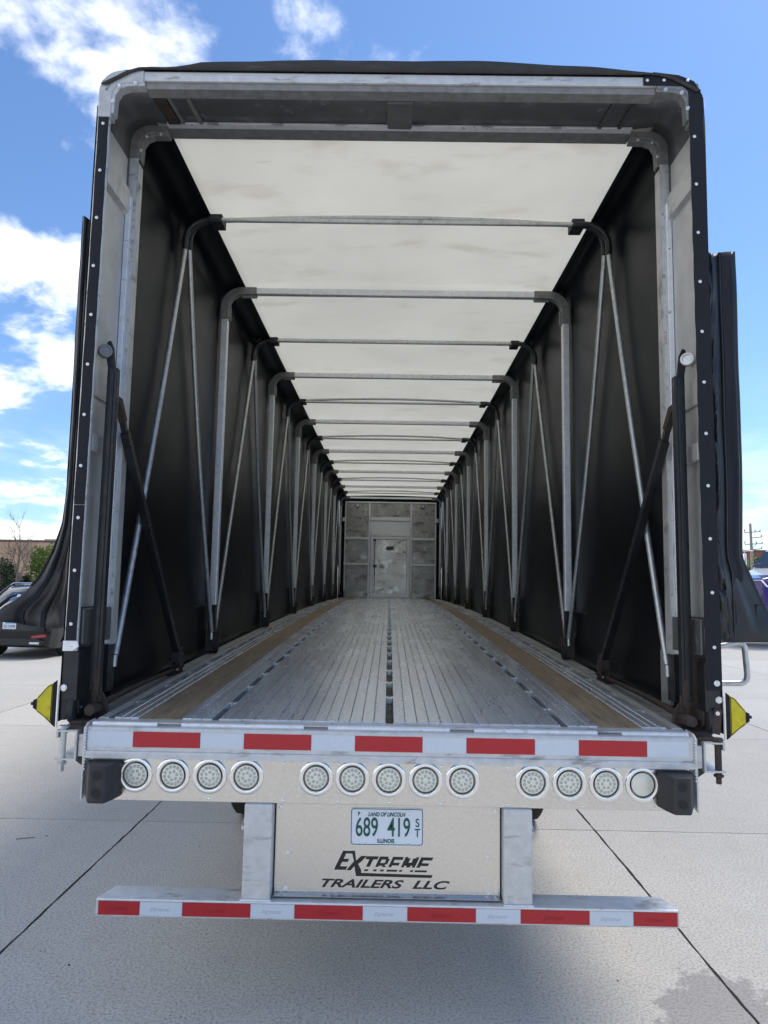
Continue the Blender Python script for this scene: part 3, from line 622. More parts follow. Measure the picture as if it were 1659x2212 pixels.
elbow_cast(-1, .074, lightcast, 'corner_casting'); elbow_cast(-1, .442, cast, 'corner_casting', 1.402, 4.132); elbow_cast(1, .076, cast, 'corner_casting'); elbow_cast(1, .442, cast, 'corner_casting', 1.402, 4.132)
q = MB(); elet = text_mesh('QUICK DRAW TARPAULIN SYSTEMS', .016, M('casting_print', (.20, .20, .20), .2, .6), .0005, .62, 0, .0002)
# bend the raised casting text round the corner
for v in elet.vertices:
    t = v.co.x/.155*.785; rad = .120+v.co.y
    ang = math.pi/2+math.pi/4-t
    v.co.x, v.co.y = rad*math.cos(ang), rad*math.sin(ang)
place('raised_lettering', elet, FR, (-1.252, .0735, 3.983), FACE)
rv = MB(); rv.lathe((0,0,0), (0,-1,0), [(.0075,0),(.0075,.0015),(.0055,.0032),(.0022,.0036),(.0020,.0026),(.0003,.0026)], 14); rivet = rv.mesh('rivet', M('white_rivet', (.80,.80,.80), .4, .35), True)
def strip(s, z0, z1, x0=1.349, x1=1.395):
    q = MB(); n = max(2, int((z1-z0)/.05)); 
    rows = [[(s*(x0+.0012*math.sin(i*1.7)), .0765, z0+(z1-z0)*i/n), (s*((x0+x1)/2), .0755, z0+(z1-z0)*i/n), (s*(x1+.001*math.sin(i*1.1)), .0765, z0+(z1-z0)*i/n)] for i in range(n+1)]
    q.grid(rows); return q.build('hook_strip', velvet, FR, solid=.004)
strip(-1, 1.50, 2.085); strip(-1, 2.088, 3.897)
strip(1, 1.34, 4.03, 1.338, 1.404)
q = MB(); q.prism([(1.13,4.086),(1.13,4.130),(1.16,4.134),(1.31,4.134),(1.365,4.110),(1.402,4.040),(1.404,4.0),(1.338,4.0),(1.335,4.06),(1.31,4.083)], .0745, .0785); q.build('hook_strip', velvet, FR, bevel=.002)
for i in range(11):
    place('rivet', rivet, FR, (-1.372-.001*i % .004, .0735, 3.865-.2295*i)); place('rivet', rivet, FR, (1.358+.0018*i, .0735, 3.835-.2315*i))
place('rivet', rivet, FR, (1.382, .0735, 1.37), scale=(1.7, 1.5, 1.7))
for x, z in ((1.148, 4.110), (1.225, 4.112), (1.335, 4.112)): place('rivet', rivet, FR, (x, .0735, z))
for s in (-1, 1):
    q = MB(); q.box(s*1.3345, s*1.3395, .4365, .4985, 1.46, 3.90); q.build('post_flange', alu, FR)
    q = MB(); q.box(s*1.352, s*1.3795, .405, .4385, 1.46, 3.70); q.build('post_flange', alub, FR, bevel=.003)
    for z in (3.45, 3.10, 2.80, 2.62, 2.22, 1.95, 1.63):
        t_ = place('weld_tab', wtab, FR, (s*1.3515, .412, z), (0, R(90), 0))
    q = MB(); q.prism([(s*1.3795,3.60),(s*1.360,3.615),(s*1.360,3.735),(s*1.3795,3.75)], .134, .436); q.build('skin_channel', alu, FR, bevel=.002)
    q = MB(); q.box(s*1.37, s*1.3795, .134, .436, 2.60, 2.80); q.build('skin_plate', alu, FR, bevel=.002)
    q = MB(); q.box(s*1.355, s*1.3795, .134, .404, 2.34, 2.42); q.build('skin_plate', alu, FR, bevel=.003)
    q = MB(); q.box(s*1.345, s*1.383, .134, .46, 1.478, 1.635); q.build('skin_plate', aluskin, FR, bevel=.006)
    if s < 0:
        q = MB(); q.prism([(s*1.404,1.455),(s*1.404,1.499),(s*1.342,1.499),(s*1.335,1.475),(s*1.36,1.455)], .072, .079); q.build('post_foot_plate', alub, FR, bevel=.002)
    # lower leg, wheels and the pivoting struts
    q = MB(); q.box(s*1.336, s*1.404, .084, .165, 1.245, 1.4545).box(s*1.378, s*1.404, .086, .20, 1.165, 1.25); q.build('lower_leg', bsteel, FR, bevel=.004)
    q = MB(); q.box(s*1.338, s*1.398, .42, .50, 1.235, 1.4545); q.build('lower_leg', bsteel, FR, bevel=.003)
    q = MB(); q.box(s*1.388, s*1.396, .166, .419, 1.11, 1.47); q.build('inner_plate', bsteel if s < 0 else rusty, FR)
    q = MB(); q.prism([(.10,1.25),(.17,1.25),(.165,1.19),(.13,1.165),(.105,1.19)], s*1.332, s*1.340, 'x'); q.build('wheel_fork', bsteel if s < 0 else rusty, FR, bevel=.002)
    q = MB(); q.lathe((s*1.359,.135,1.212), (1,0,0), [(.012,-.014),(.045,-.017),(.066,-.014),(.070,0),(.066,.014),(.045,.017),(.012,.014)], 22); wv = q.build('roller_wheel', rubber, FR, smooth=True)
    q = MB(); q.lathe((s*1.340,.135,1.212), (-s,0,0), [(.012,0),(.012,.006),(.007,.007),(.007,.014),(.0004,.015)], 8); q.build('axle_nut', chrome, wv)
    place('bolt', hbolt, FR, (s*1.392, .083, 1.300), scale=(1.5, 1.2, 1.5))
    # vertical strut with a roller at its top
    q = MB(); q.box(s*1.278, s*1.325, .175, .212, 1.275, 2.735).box(s*1.291, s*1.312, .169, .1745, 1.30, 2.72); q.build('vertical_strut', bsteel, FR, bevel=.003)
    q = MB(); q.prism([(s*1.290,2.70),(s*1.322,2.70),(s*1.340,2.80),(s*1.338,2.862),(s*1.322,2.868),(s*1.305,2.83)], .186, .196); q.build('strut_hanger', bsteel, FR, bevel=.002)
    q = MB(); q.lathe((s*1.338,.172,2.813), (-s*.55,-.83,.05), [(.028,-.020),(.032,-.018),(.032,.004),(.029,.008),(.022,.009),(.020,.004),(.0004,.005)], 24); q.build('strut_roller', cast if s < 0 else galv, FR, smooth=True)
    q = MB(); q.sq([(s*1.302, .225, 2.60), (s*1.302, .27, 2.60), (s*1.302, .34, 2.52)], .030, .034); q.build('strut_link', rusty, FR)
    q = MB(); q.sq([(s*1.302, .285, 2.585), (s*1.306, .41, 2.435)], .026, .026); q.build('strut_link', bsteel, FR)
    q = MB(); q.sq([(s*1.304, .375, 2.475), (s*1.310, 1.425, 1.33)], .040, .040); q.build('diagonal_strut', bsteel, FR, bevel=.003)
    zf = deck(1.44)-.03
    q = MB(); q.box(s*1.285, s*1.336, 1.395, 1.47, zf+.075, zf+.165).box(s*1.278, s*1.29, 1.40, 1.465, zf+.005, zf+.12).box(s*1.328, s*1.34, 1.40, 1.465, zf+.005, zf+.12).box(s*1.26, s*1.35, 1.36, 1.52, zf-.005, zf+.012).cone((s*1.262,1.43,zf+.05),(s*1.345,1.43,zf+.05),.009,.009,8); q.build('strut_foot', rusty, FR, bevel=.003)
    q = MB(); q.tube([(s*1.292, .21, 1.205), (s*1.303, .62, 1.222), (s*1.312, 1.40, zf+.03)], .0125, 10); q.tube([(s*1.292, .24, 1.206), (s*1.298, .40, 1.213)], .0165, 10); q.build('hinge_rod', rusty, FR, smooth=True)
    q = MB(); q.prism([(s*1.276,1.165),(s*1.240,1.165),(s*1.256,1.235),(s*1.276,1.265),(s*1.290,1.262),(s*1.292,1.165)], .205, .225).box(s*1.26, s*1.345, .06, .26, 1.146, 1.166).box(s*1.27, s*1.33, .015, .10, 1.142, 1.155).sq([(s*1.294,.192,1.30),(s*1.290,.192,1.225)], .022, .040); q.build('strut_base', rusty, FR, bevel=.003)
    q = MB(); q.box(s*1.276, s*1.300, .1685, .1735, 1.255, 1.37).prism([(s*1.312,1.275),(s*1.276,1.275),(s*1.287,1.245),(s*1.289,1.215),(s*1.301,1.215),(s*1.303,1.245)], .17, .20); q.build('strut_clevis', rusty, FR)
    q = MB(); q.lathe((s*1.285,.20,1.200), (0,-1,.05), [(.026,0),(.026,.095),(.024,.10),(.0005,.101)], 6); q.build('pivot_bolt', rusty, FR)
    if s > 0:
        q = MB(); q.prism([(1.352,1.165),(1.386,1.158),(1.398,1.262),(1.366,1.266)], .066, .070); q.build('dangling_plate', rusty, FR, bevel=.001); place('rivet', rivet, FR, (1.378, .0655, 1.247), scale=(1.2,1.2,1.2))
    # white hem and yellow gusset strap
    q = MB(); q.box(s*1.4062, s*1.4092, .072, .076, 1.135, 1.315); q.build('white_hem', whitep, FR)
    q = MB(); q.prism([(s*1.411,1.140),(s*1.411,1.335),(s*1.428,1.322),(s*1.428,1.152)], .060, .066); ST = q.build('strap_webbing', velvet, EN, bevel=.002)
    q = MB(); q.prism([(s*1.4285,1.154),(s*1.4285,1.321),(s*1.4475,1.312),(s*1.491,1.262),(s*1.491,1.203),(s*1.460,1.182)], .059, .064); q.build('yellow_gusset', yellow, EN, bevel=.001)
    q = MB(); q.tube([(s*1.4300,.058,1.160),(s*1.4300,.058,1.316)], .0015, 5).tube([(s*1.4300,.058,1.316),(s*1.4475,.058,1.307),(s*1.488,.058,1.259)], .0013, 5).tube([(s*1.4300,.058,1.160),(s*1.460,.058,1.187),(s*1.488,.058,1.207)], .0013, 5); q.build('gusset_stitching', velvet, EN)
    q = MB(); q.prism([(s*1.491,1.207),(s*1.491,1.258),(s*1.508,1.250),(s*1.508,1.218)], .060, .066); q.build('strap_tip', velvet, EN)
    q = MB(); q.tube([(s*1.508,.063,1.236),(s*1.516,.063,1.235)], .007, 8); q.build('strap_end', rubber, EN)
# black roof band over the rear frame
rows = []
for i in range(9):
    Y = .066+.46*i/8; row = []
    for k in range(49):
        x = -1.39+2.78*k/48; c = max(0, 1-(abs(x)/1.39)**2.6)
        z = 4.122+.094*c*(1 if i else .80)-(.012 if i == 0 else 0)-.05*max(0, abs(x)-1.25)/.14*(abs(x) > 1.25)
        z += .010*noise.noise((x*5, Y*9, 2.2))*(1.6 if x < -.9 else .8)
        row.append((x, Y, z))
    rows.append(row)
rows.insert(0, [(p[0]*.985, .070, min(4.134, p[2]-.004)) for p in rows[0]])
q = MB(); q.grid(rows); q.build('roof_band', capm, EN, smooth=True, solid=.006)
q = MB(); q.grid([[(x, Y, z+.004*noise.noise((x*9, Y*7, z*3))) for (x, z) in ((1.408,3.2+.9*0),(1.412,3.9),(1.408,4.02),(1.385,4.10),(1.30,4.145),(1.18,4.160))] for Y in (.085,.2,.32,.46)]); q.build('corner_tarp', capm, EN, smooth=True, solid=.004)
for s in (-1, 1):
    q = MB(); q.grid([[(s*1.4075, Y, z) for z in [1.16+2.80*j/12 for j in range(13)]] for Y in (.083, .2, .34, .47)]); q.build('outer_tarp', tarpb, EN, smooth=True, solid=.003)
    if s < 0:
        q = MB(); q.grid([[(-x, Y, z+.006*noise.noise((x*9, Y*7, z*3))) for (x, z) in ((1.410,4.02),(1.398,4.10),(1.30,4.150),(1.18,4.165))] for Y in (.10,.2,.32,.46)]); q.build('corner_tarp', capm, EN, smooth=True, solid=.004)

# rear curtain flaps folded back outside the posts
def flap(s, rows_def, folds, name, mat):
    """rows_def: (z, x_in, x_out); folds: function(t,z) -> Y offset"""
    rows = []
    for (z, xi, xo) in rows_def:
        rows.append([(s*(xi+(xo-xi)*t), folds(t, z), z+(0.0)) for t in [k/36 for k in range(37)]])
    q = MB(); q.grid(rows); return q.build(name, mat, EN, smooth=True, solid=.004)
def interp(tab, z):
    for (a0, b0), (a1, b1) in zip(tab, tab[1:]):
        if a1 <= z <= a0 or a0 <= z <= a1:
            t = (z-a0)/(a1-a0) if a1 != a0 else 0; return b0+(b1-b0)*t
    return tab[-1][1]
outL = [(3.70,1.530),(3.52,1.530),(3.2,1.531),(2.74,1.526),(2.19,1.524),(2.02,1.534),(1.89,1.568),(1.76,1.625),(1.68,1.69),(1.635,1.765),(1.60,1.80),(1.56,1.77),(1.545,1.70)]
rows = []
NZ = 60
for i in range(NZ+1):
    row = []
    for k in range(49):
        t = k/48
        zt_ = 3.475+.05*t**2.5; zb_ = 1.556-.018*math.sin(math.pi*min(1, t*1.25))+.045*max(0, t-.75)
        z = zt_+(zb_-zt_)*i/NZ
        xo = interp(outL, z) if z > 1.60 else interp(outL, 1.60)-(1.60-z)*.3
        x = 1.412+(xo-1.412)*t
        bell = max(0, xo-1.53)
        y = .19+.09*t+.009*math.sin(t*13)*max(0, 1-bell*6)+bell*(.22*math.sin(t*4.2-.4))+.008*noise.noise((t*4, z*1.6, 1.0))+bell*.12*noise.noise((t*6, z*9, 5))+.006*noise.noise((t*11, z*5, 9))+bell*.02*noise.noise((t*15, z*20, 2))
        row.append((-x, y, z))
    rows.append(row)
q = MB(); q.grid(rows); q.build('curtain_flap', flapm, EN, smooth=True, solid=.004)
for (t0, t1) in ((.10, .24), (.46, .52), (.72, .80)):
    rr = [[(rows[i][k][0], rows[i][k][1]-.005, rows[i][k][2]) for k in range(int(t0*48), int(t1*48)+2)] for i in range(0, NZ+1)]
    q = MB(); q.grid(rr); q.build('flap_hem', velvet, EN, smooth=True, solid=.003)
q = MB(); q.tube([(rows[i][48][0], rows[i][48][1], rows[i][48][2]) for i in range(0, NZ-4)], .006, 6); q.build('flap_edge', velvet, EN, smooth=True)
rows = []; outR = [(3.60,1.622),(3.40,1.622),(2.35,1.619),(1.94,1.606),(1.90,1.612),(1.69,1.705),(1.50,1.79)]
for i in range(71):
    row = []
    for k in range(61):
        t = k/60; zt_ = 3.350+.035*max(0, t-.4)/.6; zb_ = 1.530+.004*t
        z = zt_+(zb_-zt_)*i/70; xo = interp(outR, z)
        x = 1.413+(xo-1.413)*t
        w1 = max(0, min(1, (t-.04)*12))*max(0, min(1, (.42-t)*12))
        y = .20+.08*t+w1*(.024*noise.noise((t*9, z*9, 3))+.016*noise.noise((t*20, z*24, 8)))+.008*noise.noise((t*5, z*3, 6))+max(0, xo-1.61)*.16*noise.noise((t*4, z*6, 2))
        row.append((x, y, z))
    rows.append(row)
q = MB(); q.grid(rows); q.build('curtain_flap', flapm, EN, smooth=True, solid=.004)
rr = [[(rows[i][k][0], rows[i][k][1]-.006, rows[i][k][2]) for k in range(30, 52)] for i in range(71)]
rr = [[(min(rows[i][k][0], 1.42+.20*k/60+.004), rows[i][k][1]-.007, rows[i][k][2]) for k in range(36, 55)] for i in range(71)]
q = MB(); q.grid(rr); q.build('flap_hem', velvet, EN, smooth=True, solid=.004)
q = MB(); q.tube([(min(rows[i][34][0], 1.54), rows[i][34][1]-.006, rows[i][34][2]) for i in range(71)], .006, 6); q.build('flap_edge', flapm, EN, smooth=True)
q = MB(); q.tube([(rows[i][60][0], rows[i][60][1], rows[i][60][2]) for i in range(71)], .006, 6); q.build('flap_edge', flapm, EN, smooth=True)
q = MB(); q.tube([(1.655,.262,1.70),(1.655,.262,1.575),(1.70,.262,1.573)], .0022, 5).tube([(1.655,.262,1.70),(1.70,.262,1.702)], .0022, 5); q.build('patch_stitching', velvet, EN)
# grab bar on the right side
def bar(mb, P, rad, rr, n=5):
    pts = [Vector(P[0])]
    for a_, b_, c_ in zip(P, P[1:], P[2:]):
        a_, b_, c_ = Vector(a_), Vector(b_), Vector(c_); p0 = b_+(a_-b_).normalized()*rr; p1 = b_+(c_-b_).normalized()*rr
        for k in range(n+1):
            t = k/n; pts.append(p0*(1-t)**2+b_*2*t*(1-t)+p1*t*t)
    pts.append(Vector(P[-1])); mb.tube(pts, rad, 12)
q = MB(); bar(q, [(1.39,.62,1.42),(1.62,.60,1.482),(1.762,.60,1.515),(1.775,.60,1.308),(1.39,.62,1.300)], .0145, .045); q.box(1.375,1.392,.56,.68,1.20,1.46); q.build('grab_bar', galv, TR, smooth=True)

# ---------------------------------------------------------------- vehicles
def loft(mb, secs, caps=True):
    n = len(secs[0]); vs = [p for s_ in secs for p in s_]
    fs = [(i*n+j, i*n+(j+1) % n, (i+1)*n+(j+1) % n, (i+1)*n+j) for i in range(len(secs)-1) for j in range(n)]
    if caps: fs += [tuple(range(n)), tuple(range((len(secs)-1)*n, len(secs)*n))]
    mb.add(vs, fs)
def lerp(tab, x):
    if x <= tab[0][0]: return tab[0][1:]
    for p, q_ in zip(tab, tab[1:]):
        if p[0] <= x <= q_[0]:
            t = (x-p[0])/(q_[0]-p[0]); return tuple(a_+(b_-a_)*t for a_, b_ in zip(p[1:], q_[1:]))
    return tab[-1][1:]
def make_wheel(rad, wid, spokes, nm='wheel'):
    t = MB(); t.lathe((0,0,0), (1,0,0), [(rad*.70,-wid/2),(rad*.90,-wid/2-.005),(rad*.98,-wid*.42),(rad,-wid*.2),(rad,wid*.2),(rad*.98,wid*.42),(rad*.90,wid/2+.005),(rad*.70,wid/2)], 32)
    rm = MB(); rm.lathe((0,0,0), (1,0,0), [(rad*.71,-wid*.42),(rad*.66,-wid*.40),(rad*.64,0),(rad*.66,wid*.40),(rad*.71,wid*.46)], 28)
    for sgn in (1, -1):
        for k in range(spokes):
            a_ = 2*math.pi*k/spokes
            for da in (-.11, .11):
                p0 = Vector((sgn*wid*.42, .05*math.cos(a_), .05*math.sin(a_))); p1 = Vector((sgn*wid*.36, rad*.66*math.cos(a_+da), rad*.66*math.sin(a_+da)))
                rm.sq([p0, p1], .022, .030)
        rm.lathe((sgn*wid*.42,0,0), (sgn,0,0), [(.06,-.01),(.055,.012),(.0005,.014)], 12)
    d = MB(); d.lathe((0,0,0), (1,0,0), [(rad*.60,-.03),(rad*.60,.03)], 20)
    return t.mesh('tyre', tyre, True), rm.mesh('rim', silver, False), d.mesh('brake_disc', plast, False)
def car(root, tab, axles, rad, gh, paint, L, wheel, roofpaint=True):
    """y axis = length, rear at y=0, nose at y=L. tab: (y, halfwidth, z_bottom, z_shoulder, z_top)"""
    ys = sorted(set([t[0] for t in tab]+[a_+d for a_ in axles for d in [rad*1.13*math.cos(math.pi*k/10) for k in range(11)]]+[L*k/30 for k in range(31)]))
    secs = []
    for y in ys:
        w, zb, zs, zt = lerp(tab, y)
        zside = zb
        for a_ in axles:
            if abs(y-a_) < rad*1.13: zside = max(zside, rad+math.sqrt(max(0, (rad*1.13)**2-(y-a_)**2)))
        half = [(0, max(zb, zside*.55)), (w*.72, max(zb, zside*.97)), (w*.95, zside), (w*.995, max(zside+.01, zb+(zs-zb)*.35)), (w, max(zside+.02, zb+(zs-zb)*.62)), (w*.975, zs), (w*.90, zt-.03), (w*.70, zt), (w*.35, zt+.012), (0, zt+.015)]
        secs.append([(x, y, z) for x, z in half]+[(-x, y, z) for x, z in half[-2:0:-1]])
    q = MB(); loft(q, secs); body = q.build('body', paint, root, smooth=True)
    # greenhouse glass and roof: gh: (y, half_bottom, half_top, z_bottom, z_top)
    secs = [[(-wb,y,zb),(-wt,y,zt-.02),(-wt*.8,y,zt+.004),(0,y,zt+.015),(wt*.8,y,zt+.004),(wt,y,zt-.02),(wb,y,zb)] for (y, wb, wt, zb, zt) in gh]
    q = MB(); loft(q, secs); q.build('windows', glass, root, smooth=True)
    tops = [g_ for g_ in gh if g_[4] > max(x[4] for x in gh)-.10]
    q = MB(); loft(q, [[(-wt-.008,y,zt-.04),(-wt*.8,y,zt+.012),(0,y,zt+.026),(wt*.8,y,zt+.012),(wt+.008,y,zt-.04),(wt*.8,y,zt-.02),(-wt*.8,y,zt-.02)] for (y, wb, wt, zb, zt) in tops]); q.build('roof', paint, root, smooth=True)
    for s in (-1, 1):
        q = MB()
        for e in (0, -1):
            rng = gh[:3] if e == 0 else gh[-3:]
            q.tube([(s*(wb+(wt-wb)*((zt-zb)/max(.01, (max(x[4] for x in gh)-zb))) if zt-zb > .05 else wb), y, zt-.01) for (y, wb, wt, zb, zt) in rng], .032, 6)
        mid = gh[len(gh)//2]; q.sq([(s*(mid[1]+.004), mid[0], mid[3]), (s*(mid[2]+.004), mid[0], mid[4]-.02)], .03, .09)
        q.build('pillar', paint, root, smooth=True)
        for a_ in axles:
            w = lerp(tab, a_)[0]; t_ = place('wheel', wheel[0], root, (s*(w-.125), a_, rad)); place('rim', wheel[1], t_); place('brake_disc', wheel[2], t_)
            q = MB(); q.tube([(s*(w+.002), a_+rad*1.14*math.cos(math.pi*k/14), rad+rad*1.14*math.sin(math.pi*k/14)-.01) for k in range(15)], .018, 6); q.build('arch_trim', plast, root, smooth=True)
    return body
cw = make_wheel(.345, .215, 10)
SD = empty('sedan', 'shiny black sedan parked with its back to the trailer', 'car', (-8.56, 13.16, 0))
car(SD, [(0,.70,.42,.78,.94),(.04,.80,.32,.86,1.02),(.12,.885,.26,.92,1.075),(.45,.925,.22,.95,1.085),(1.2,.930,.20,.95,1.06),(2.4,.930,.20,.93,1.02),(3.4,.925,.20,.90,1.0),(4.2,.90,.22,.82,.90),(4.65,.82,.25,.74,.80),(4.85,.66,.34,.66,.70)],
    (1.08, 3.90), .345, [(.42,.66,.60,1.06,1.075),(.95,.74,.575,1.04,1.34),(1.30,.78,.57,1.02,1.425),(2.2,.80,.59,1.0,1.455),(2.8,.79,.58,.99,1.42),(3.15,.76,.60,.98,1.26),(3.72,.70,.64,.975,.99)], paintk, 4.85, cw)
q = MB(); q.prism([(-.72,.30),(.72,.30),(.80,.40),(.66,.47),(-.66,.47),(-.80,.40)], -.035, .08); q.build('diffuser', plast, SD, bevel=.02)
for s in (-1, 1):
    q = MB(); q.prism([(s*.50,.46),(s*.83,.50),(s*.80,.56),(s*.52,.52)], -.015, .10); q.build('reflector', redl, SD)
    q = MB(); q.prism([(s*.22,.925),(s*.72,.955),(s*.86,.915),(s*.84,.84),(s*.60,.83),(s*.22,.865)], -.012, .12); q.build('tail_lamp', redl, SD, bevel=.01)
    q = MB(); q.tube([(s*.50,-.04,.36),(s*.72,-.04,.36)], .035, 10); q.build('exhaust_tip', silver, SD, smooth=True)
q = MB(); q.box(-.70,.70,-.018,.10,.955,.972); q.build('chrome_strip', chrome, SD)
q = MB(); q.prism(rrect(.305,.155,.012), -.012, -.002, 'y'); P_ = q.build('license_plate', platec, SD); P_.location = (0, -.004, .745)
place('lettering', text_mesh('DZ 53398', .085, navy, .0006, .72, 0, .001), P_, (0, -.0132, -.045), FACE)
q = MB(); q.box(-.10,.15,-.0135,-.0125,.045,.072); q.build('plate_band', skyb, P_)
place('badge', text_mesh('AWD', .05, chrome, .002, 1.2, 0, .001), SD, (.52, -.006, .79), FACE)
sw = make_wheel(.37, .235, 5)
SV = empty('suv', 'dark blue sport utility vehicle with roof rails facing the trailer, behind the sedan', 'car', (-12.15, 23.6, 0), R(180))
car(SV, [(0,.78,.42,.90,1.05),(.08,.90,.32,1.0,1.10),(.6,.94,.28,1.04,1.10),(2.0,.945,.26,1.02,1.07),(3.2,.94,.26,1.0,1.06),(4.1,.90,.30,.95,.99),(4.5,.80,.34,.84,.88),(4.62,.66,.42,.70,.76)],
    (.95, 3.70), .37, [(.10,.70,.62,1.08,1.30),(.35,.76,.64,1.07,1.56),(1.0,.80,.66,1.06,1.625),(2.0,.81,.67,1.05,1.635),(2.55,.80,.66,1.05,1.59),(2.95,.79,.68,1.04,1.37),(3.45,.76,.70,1.03,1.06)], paintg, 4.62, sw)
for s in (-1, 1):
    q = MB(); q.tube([(s*.66,.5,1.60),(s*.66,.65,1.675),(s*.67,2.3,1.685),(s*.67,2.5,1.62)], .018, 8); q.build('roof_rail', silver, SV, smooth=True)
    q = MB(); q.prism([(s*.84,1.05),(s*1.06,1.07),(s*1.07,1.20),(s*.90,1.20)], 2.80, 2.90); q.build('mirror', paintg, SV, bevel=.03)
    q = MB(); q.prism([(s*.40,.82),(s*.80,.90),(s*.78,.98),(s*.42,.90)], 4.40, 4.56); q.build('headlamp', lens, SV, bevel=.02)
q = MB(); q.box(-.42,.42,4.45,4.60,.60,.84); q.build('grille', plast, SV, bevel=.02)
# truck on the right
TK = empty('semi_truck', 'white and purple semi truck parked beside the lot edge', 'truck', (14.75, 22.6, 0), R(-62))
q = MB(); loft(q, [[(-w,y,zb),(-w,y,zt-.18),(-w*.8,y,zt),(w*.8,y,zt),(w,y,zt-.18),(w,y,zb)] for (y, w, zb, zt) in ((-3.2,.80,.9,1.85),(-3.05,.90,.7,2.05),(-2.0,.95,.8,2.22),(-1.0,1.02,.9,2.42))]); q.build('hood', purple, TK, smooth=True, bevel=.03)
q = MB(); loft(q, [[(-w,y,zt-.20),(-w*.98,y,zt-.17),(-w*.8,y,zt+.012),(w*.8,y,zt+.012),(w*.98,y,zt-.17),(w,y,zt-.20)] for (y, w, zt) in ((-3.1,.905,1.99),(-2.0,.965,2.225),(-.98,1.035,2.43))]); q.build('hood_top', whitep, TK, smooth=True)
q = MB(); loft(q, [[(-1.05,y,.9),(-1.05,y,2.3),(-wt,y,zt),(wt,y,zt),(1.05,y,2.3),(1.05,y,.9)] for (y, wt, zt) in ((-1.0,1.04,2.42),(-.35,.98,3.05),(.3,.98,3.15),(2.2,1.0,3.9),(3.2,1.0,3.9))]); q.build('cab', whitep, TK, bevel=.05)
q = MB(); q.prism([(-1.0,2.46),(1.0,2.46),(.93,3.0),(-.93,3.0)], -1.06, -.98, 'y'); o = q.build('windshield', glass, TK); 
for v in o.data.vertices: v.co.y += (v.co.z-2.46)*1.02-.01
for s in (-1, 1):
    q = MB(); q.tube([(s*1.08,-1.5+.72*math.cos(math.pi*k/12)-.4,1.0+.72*math.sin(math.pi*k/12)*.95) for k in range(13)], .13, 8); q.build('fender', whitep, TK, smooth=True)
    t_ = place('wheel', tyreme, TK, (s*.98, -1.9, .5)); place('rim', rimme, t_)
    t_ = place('wheel', tyreme, TK, (s*.98, 2.6, .5)); place('rim', rimme, t_)
    q = MB(); q.box(s*1.28, s*1.44, -1.0, -.92, 2.35, 2.95); q.build('mirror', chrome, TK, bevel=.03)
    q = MB(); bar(q, [(s*1.05,-.9,3.02),(s*1.48,-.96,3.02),(s*1.48,-.96,2.28),(s*1.05,-.9,2.28)], .016, .05); q.build('mirror_bracket', chrome, TK, smooth=True)
q = MB(); q.box(-.6,.6,-3.24,-3.19,.95,1.75); q.build('grille', chrome, TK, bevel=.02)
q = MB(); q.box(-1.1,1.1,-3.4,-3.2,.45,.85); q.build('bumper', chrome, TK, bevel=.05)

TK.scale = (1.1, 1.1, 1.1)
# ---------------------------------------------------------------- buildings, pole, plants
BL = empty('warehouse', 'low tan warehouse of flat concrete panels behind the parked cars', 'building', (0, 75, 0))
q = MB(); q.box(-66.2,-9.8,.10,30,0,6.05); q.build('wall', tiltup, BL)
rowz = [0.02, 1.10, 2.58, 3.19, 4.71, 6.05]
for i in range(7):
    for j in range(5):
        q = MB(); x0 = -66.1+8.02*i; q.box(x0+.03, x0+7.99, 0, .099, rowz[j]+.025, rowz[j+1]-.025); q.build('wall_panel', tiltup, BL)
q = MB(); q.box(-66.4,-9.6,-.08,.5,6.052,6.27); q.build('roof_coping', coping, BL)
q = MB(); q.box(-39.6,-37.4,3,6,6.28,6.62); q.build('roof_unit', whiteal, BL)
BR = empty('brick_building', 'distant red brick building above the trees beside the utility pole', 'building', (0, 118, 0))
q = MB(); q.box(52, 110, 0, 20, 0, 8.9); q.build('wall', brickm, BR)
q = MB(); q.box(51.8, 110.2, -.1, 20.1, 8.902, 9.15); q.build('roof_coping', coping, BR)
for i in range(12):
    q = MB(); q.box(55+4.5*i, 57.2+4.5*i, -.06, .05, 5.4, 7.2); q.build('window', glass, BR)
PO = empty('utility_pole', 'tall grey utility pole with four crossarms rising behind the truck', 'pole', (32.05, 60, 0))
q = MB(); q.cone((0,0,0),(-.10,0,7.95),.17,.10,10); q.build('pole', poleg, PO, smooth=True)
for z, a_, b_ in ((7.15,-.62,.75),(6.68,.0,.85),(6.1,-.62,.9),(5.66,.05,.85)):
    q = MB(); q.sq([(a_-.08,-.14,z-.03),(b_-.08,-.14,z+.06)], .06, .08); q.build('crossarm', poleg, PO)
    for x in ([a_, b_, (a_+b_)/2+.25] if a_ < 0 else [b_]):
        q = MB(); q.cone((x-.08,-.14,z+.03),(x-.08,-.14,z+.24),.035,.05,6); q.build('insulator', plast, PO)
q = MB(); q.sq([(-.05,-.15,5.75),(.30,-.15,6.1)], .04, .04); q.build('brace', poleg, PO)

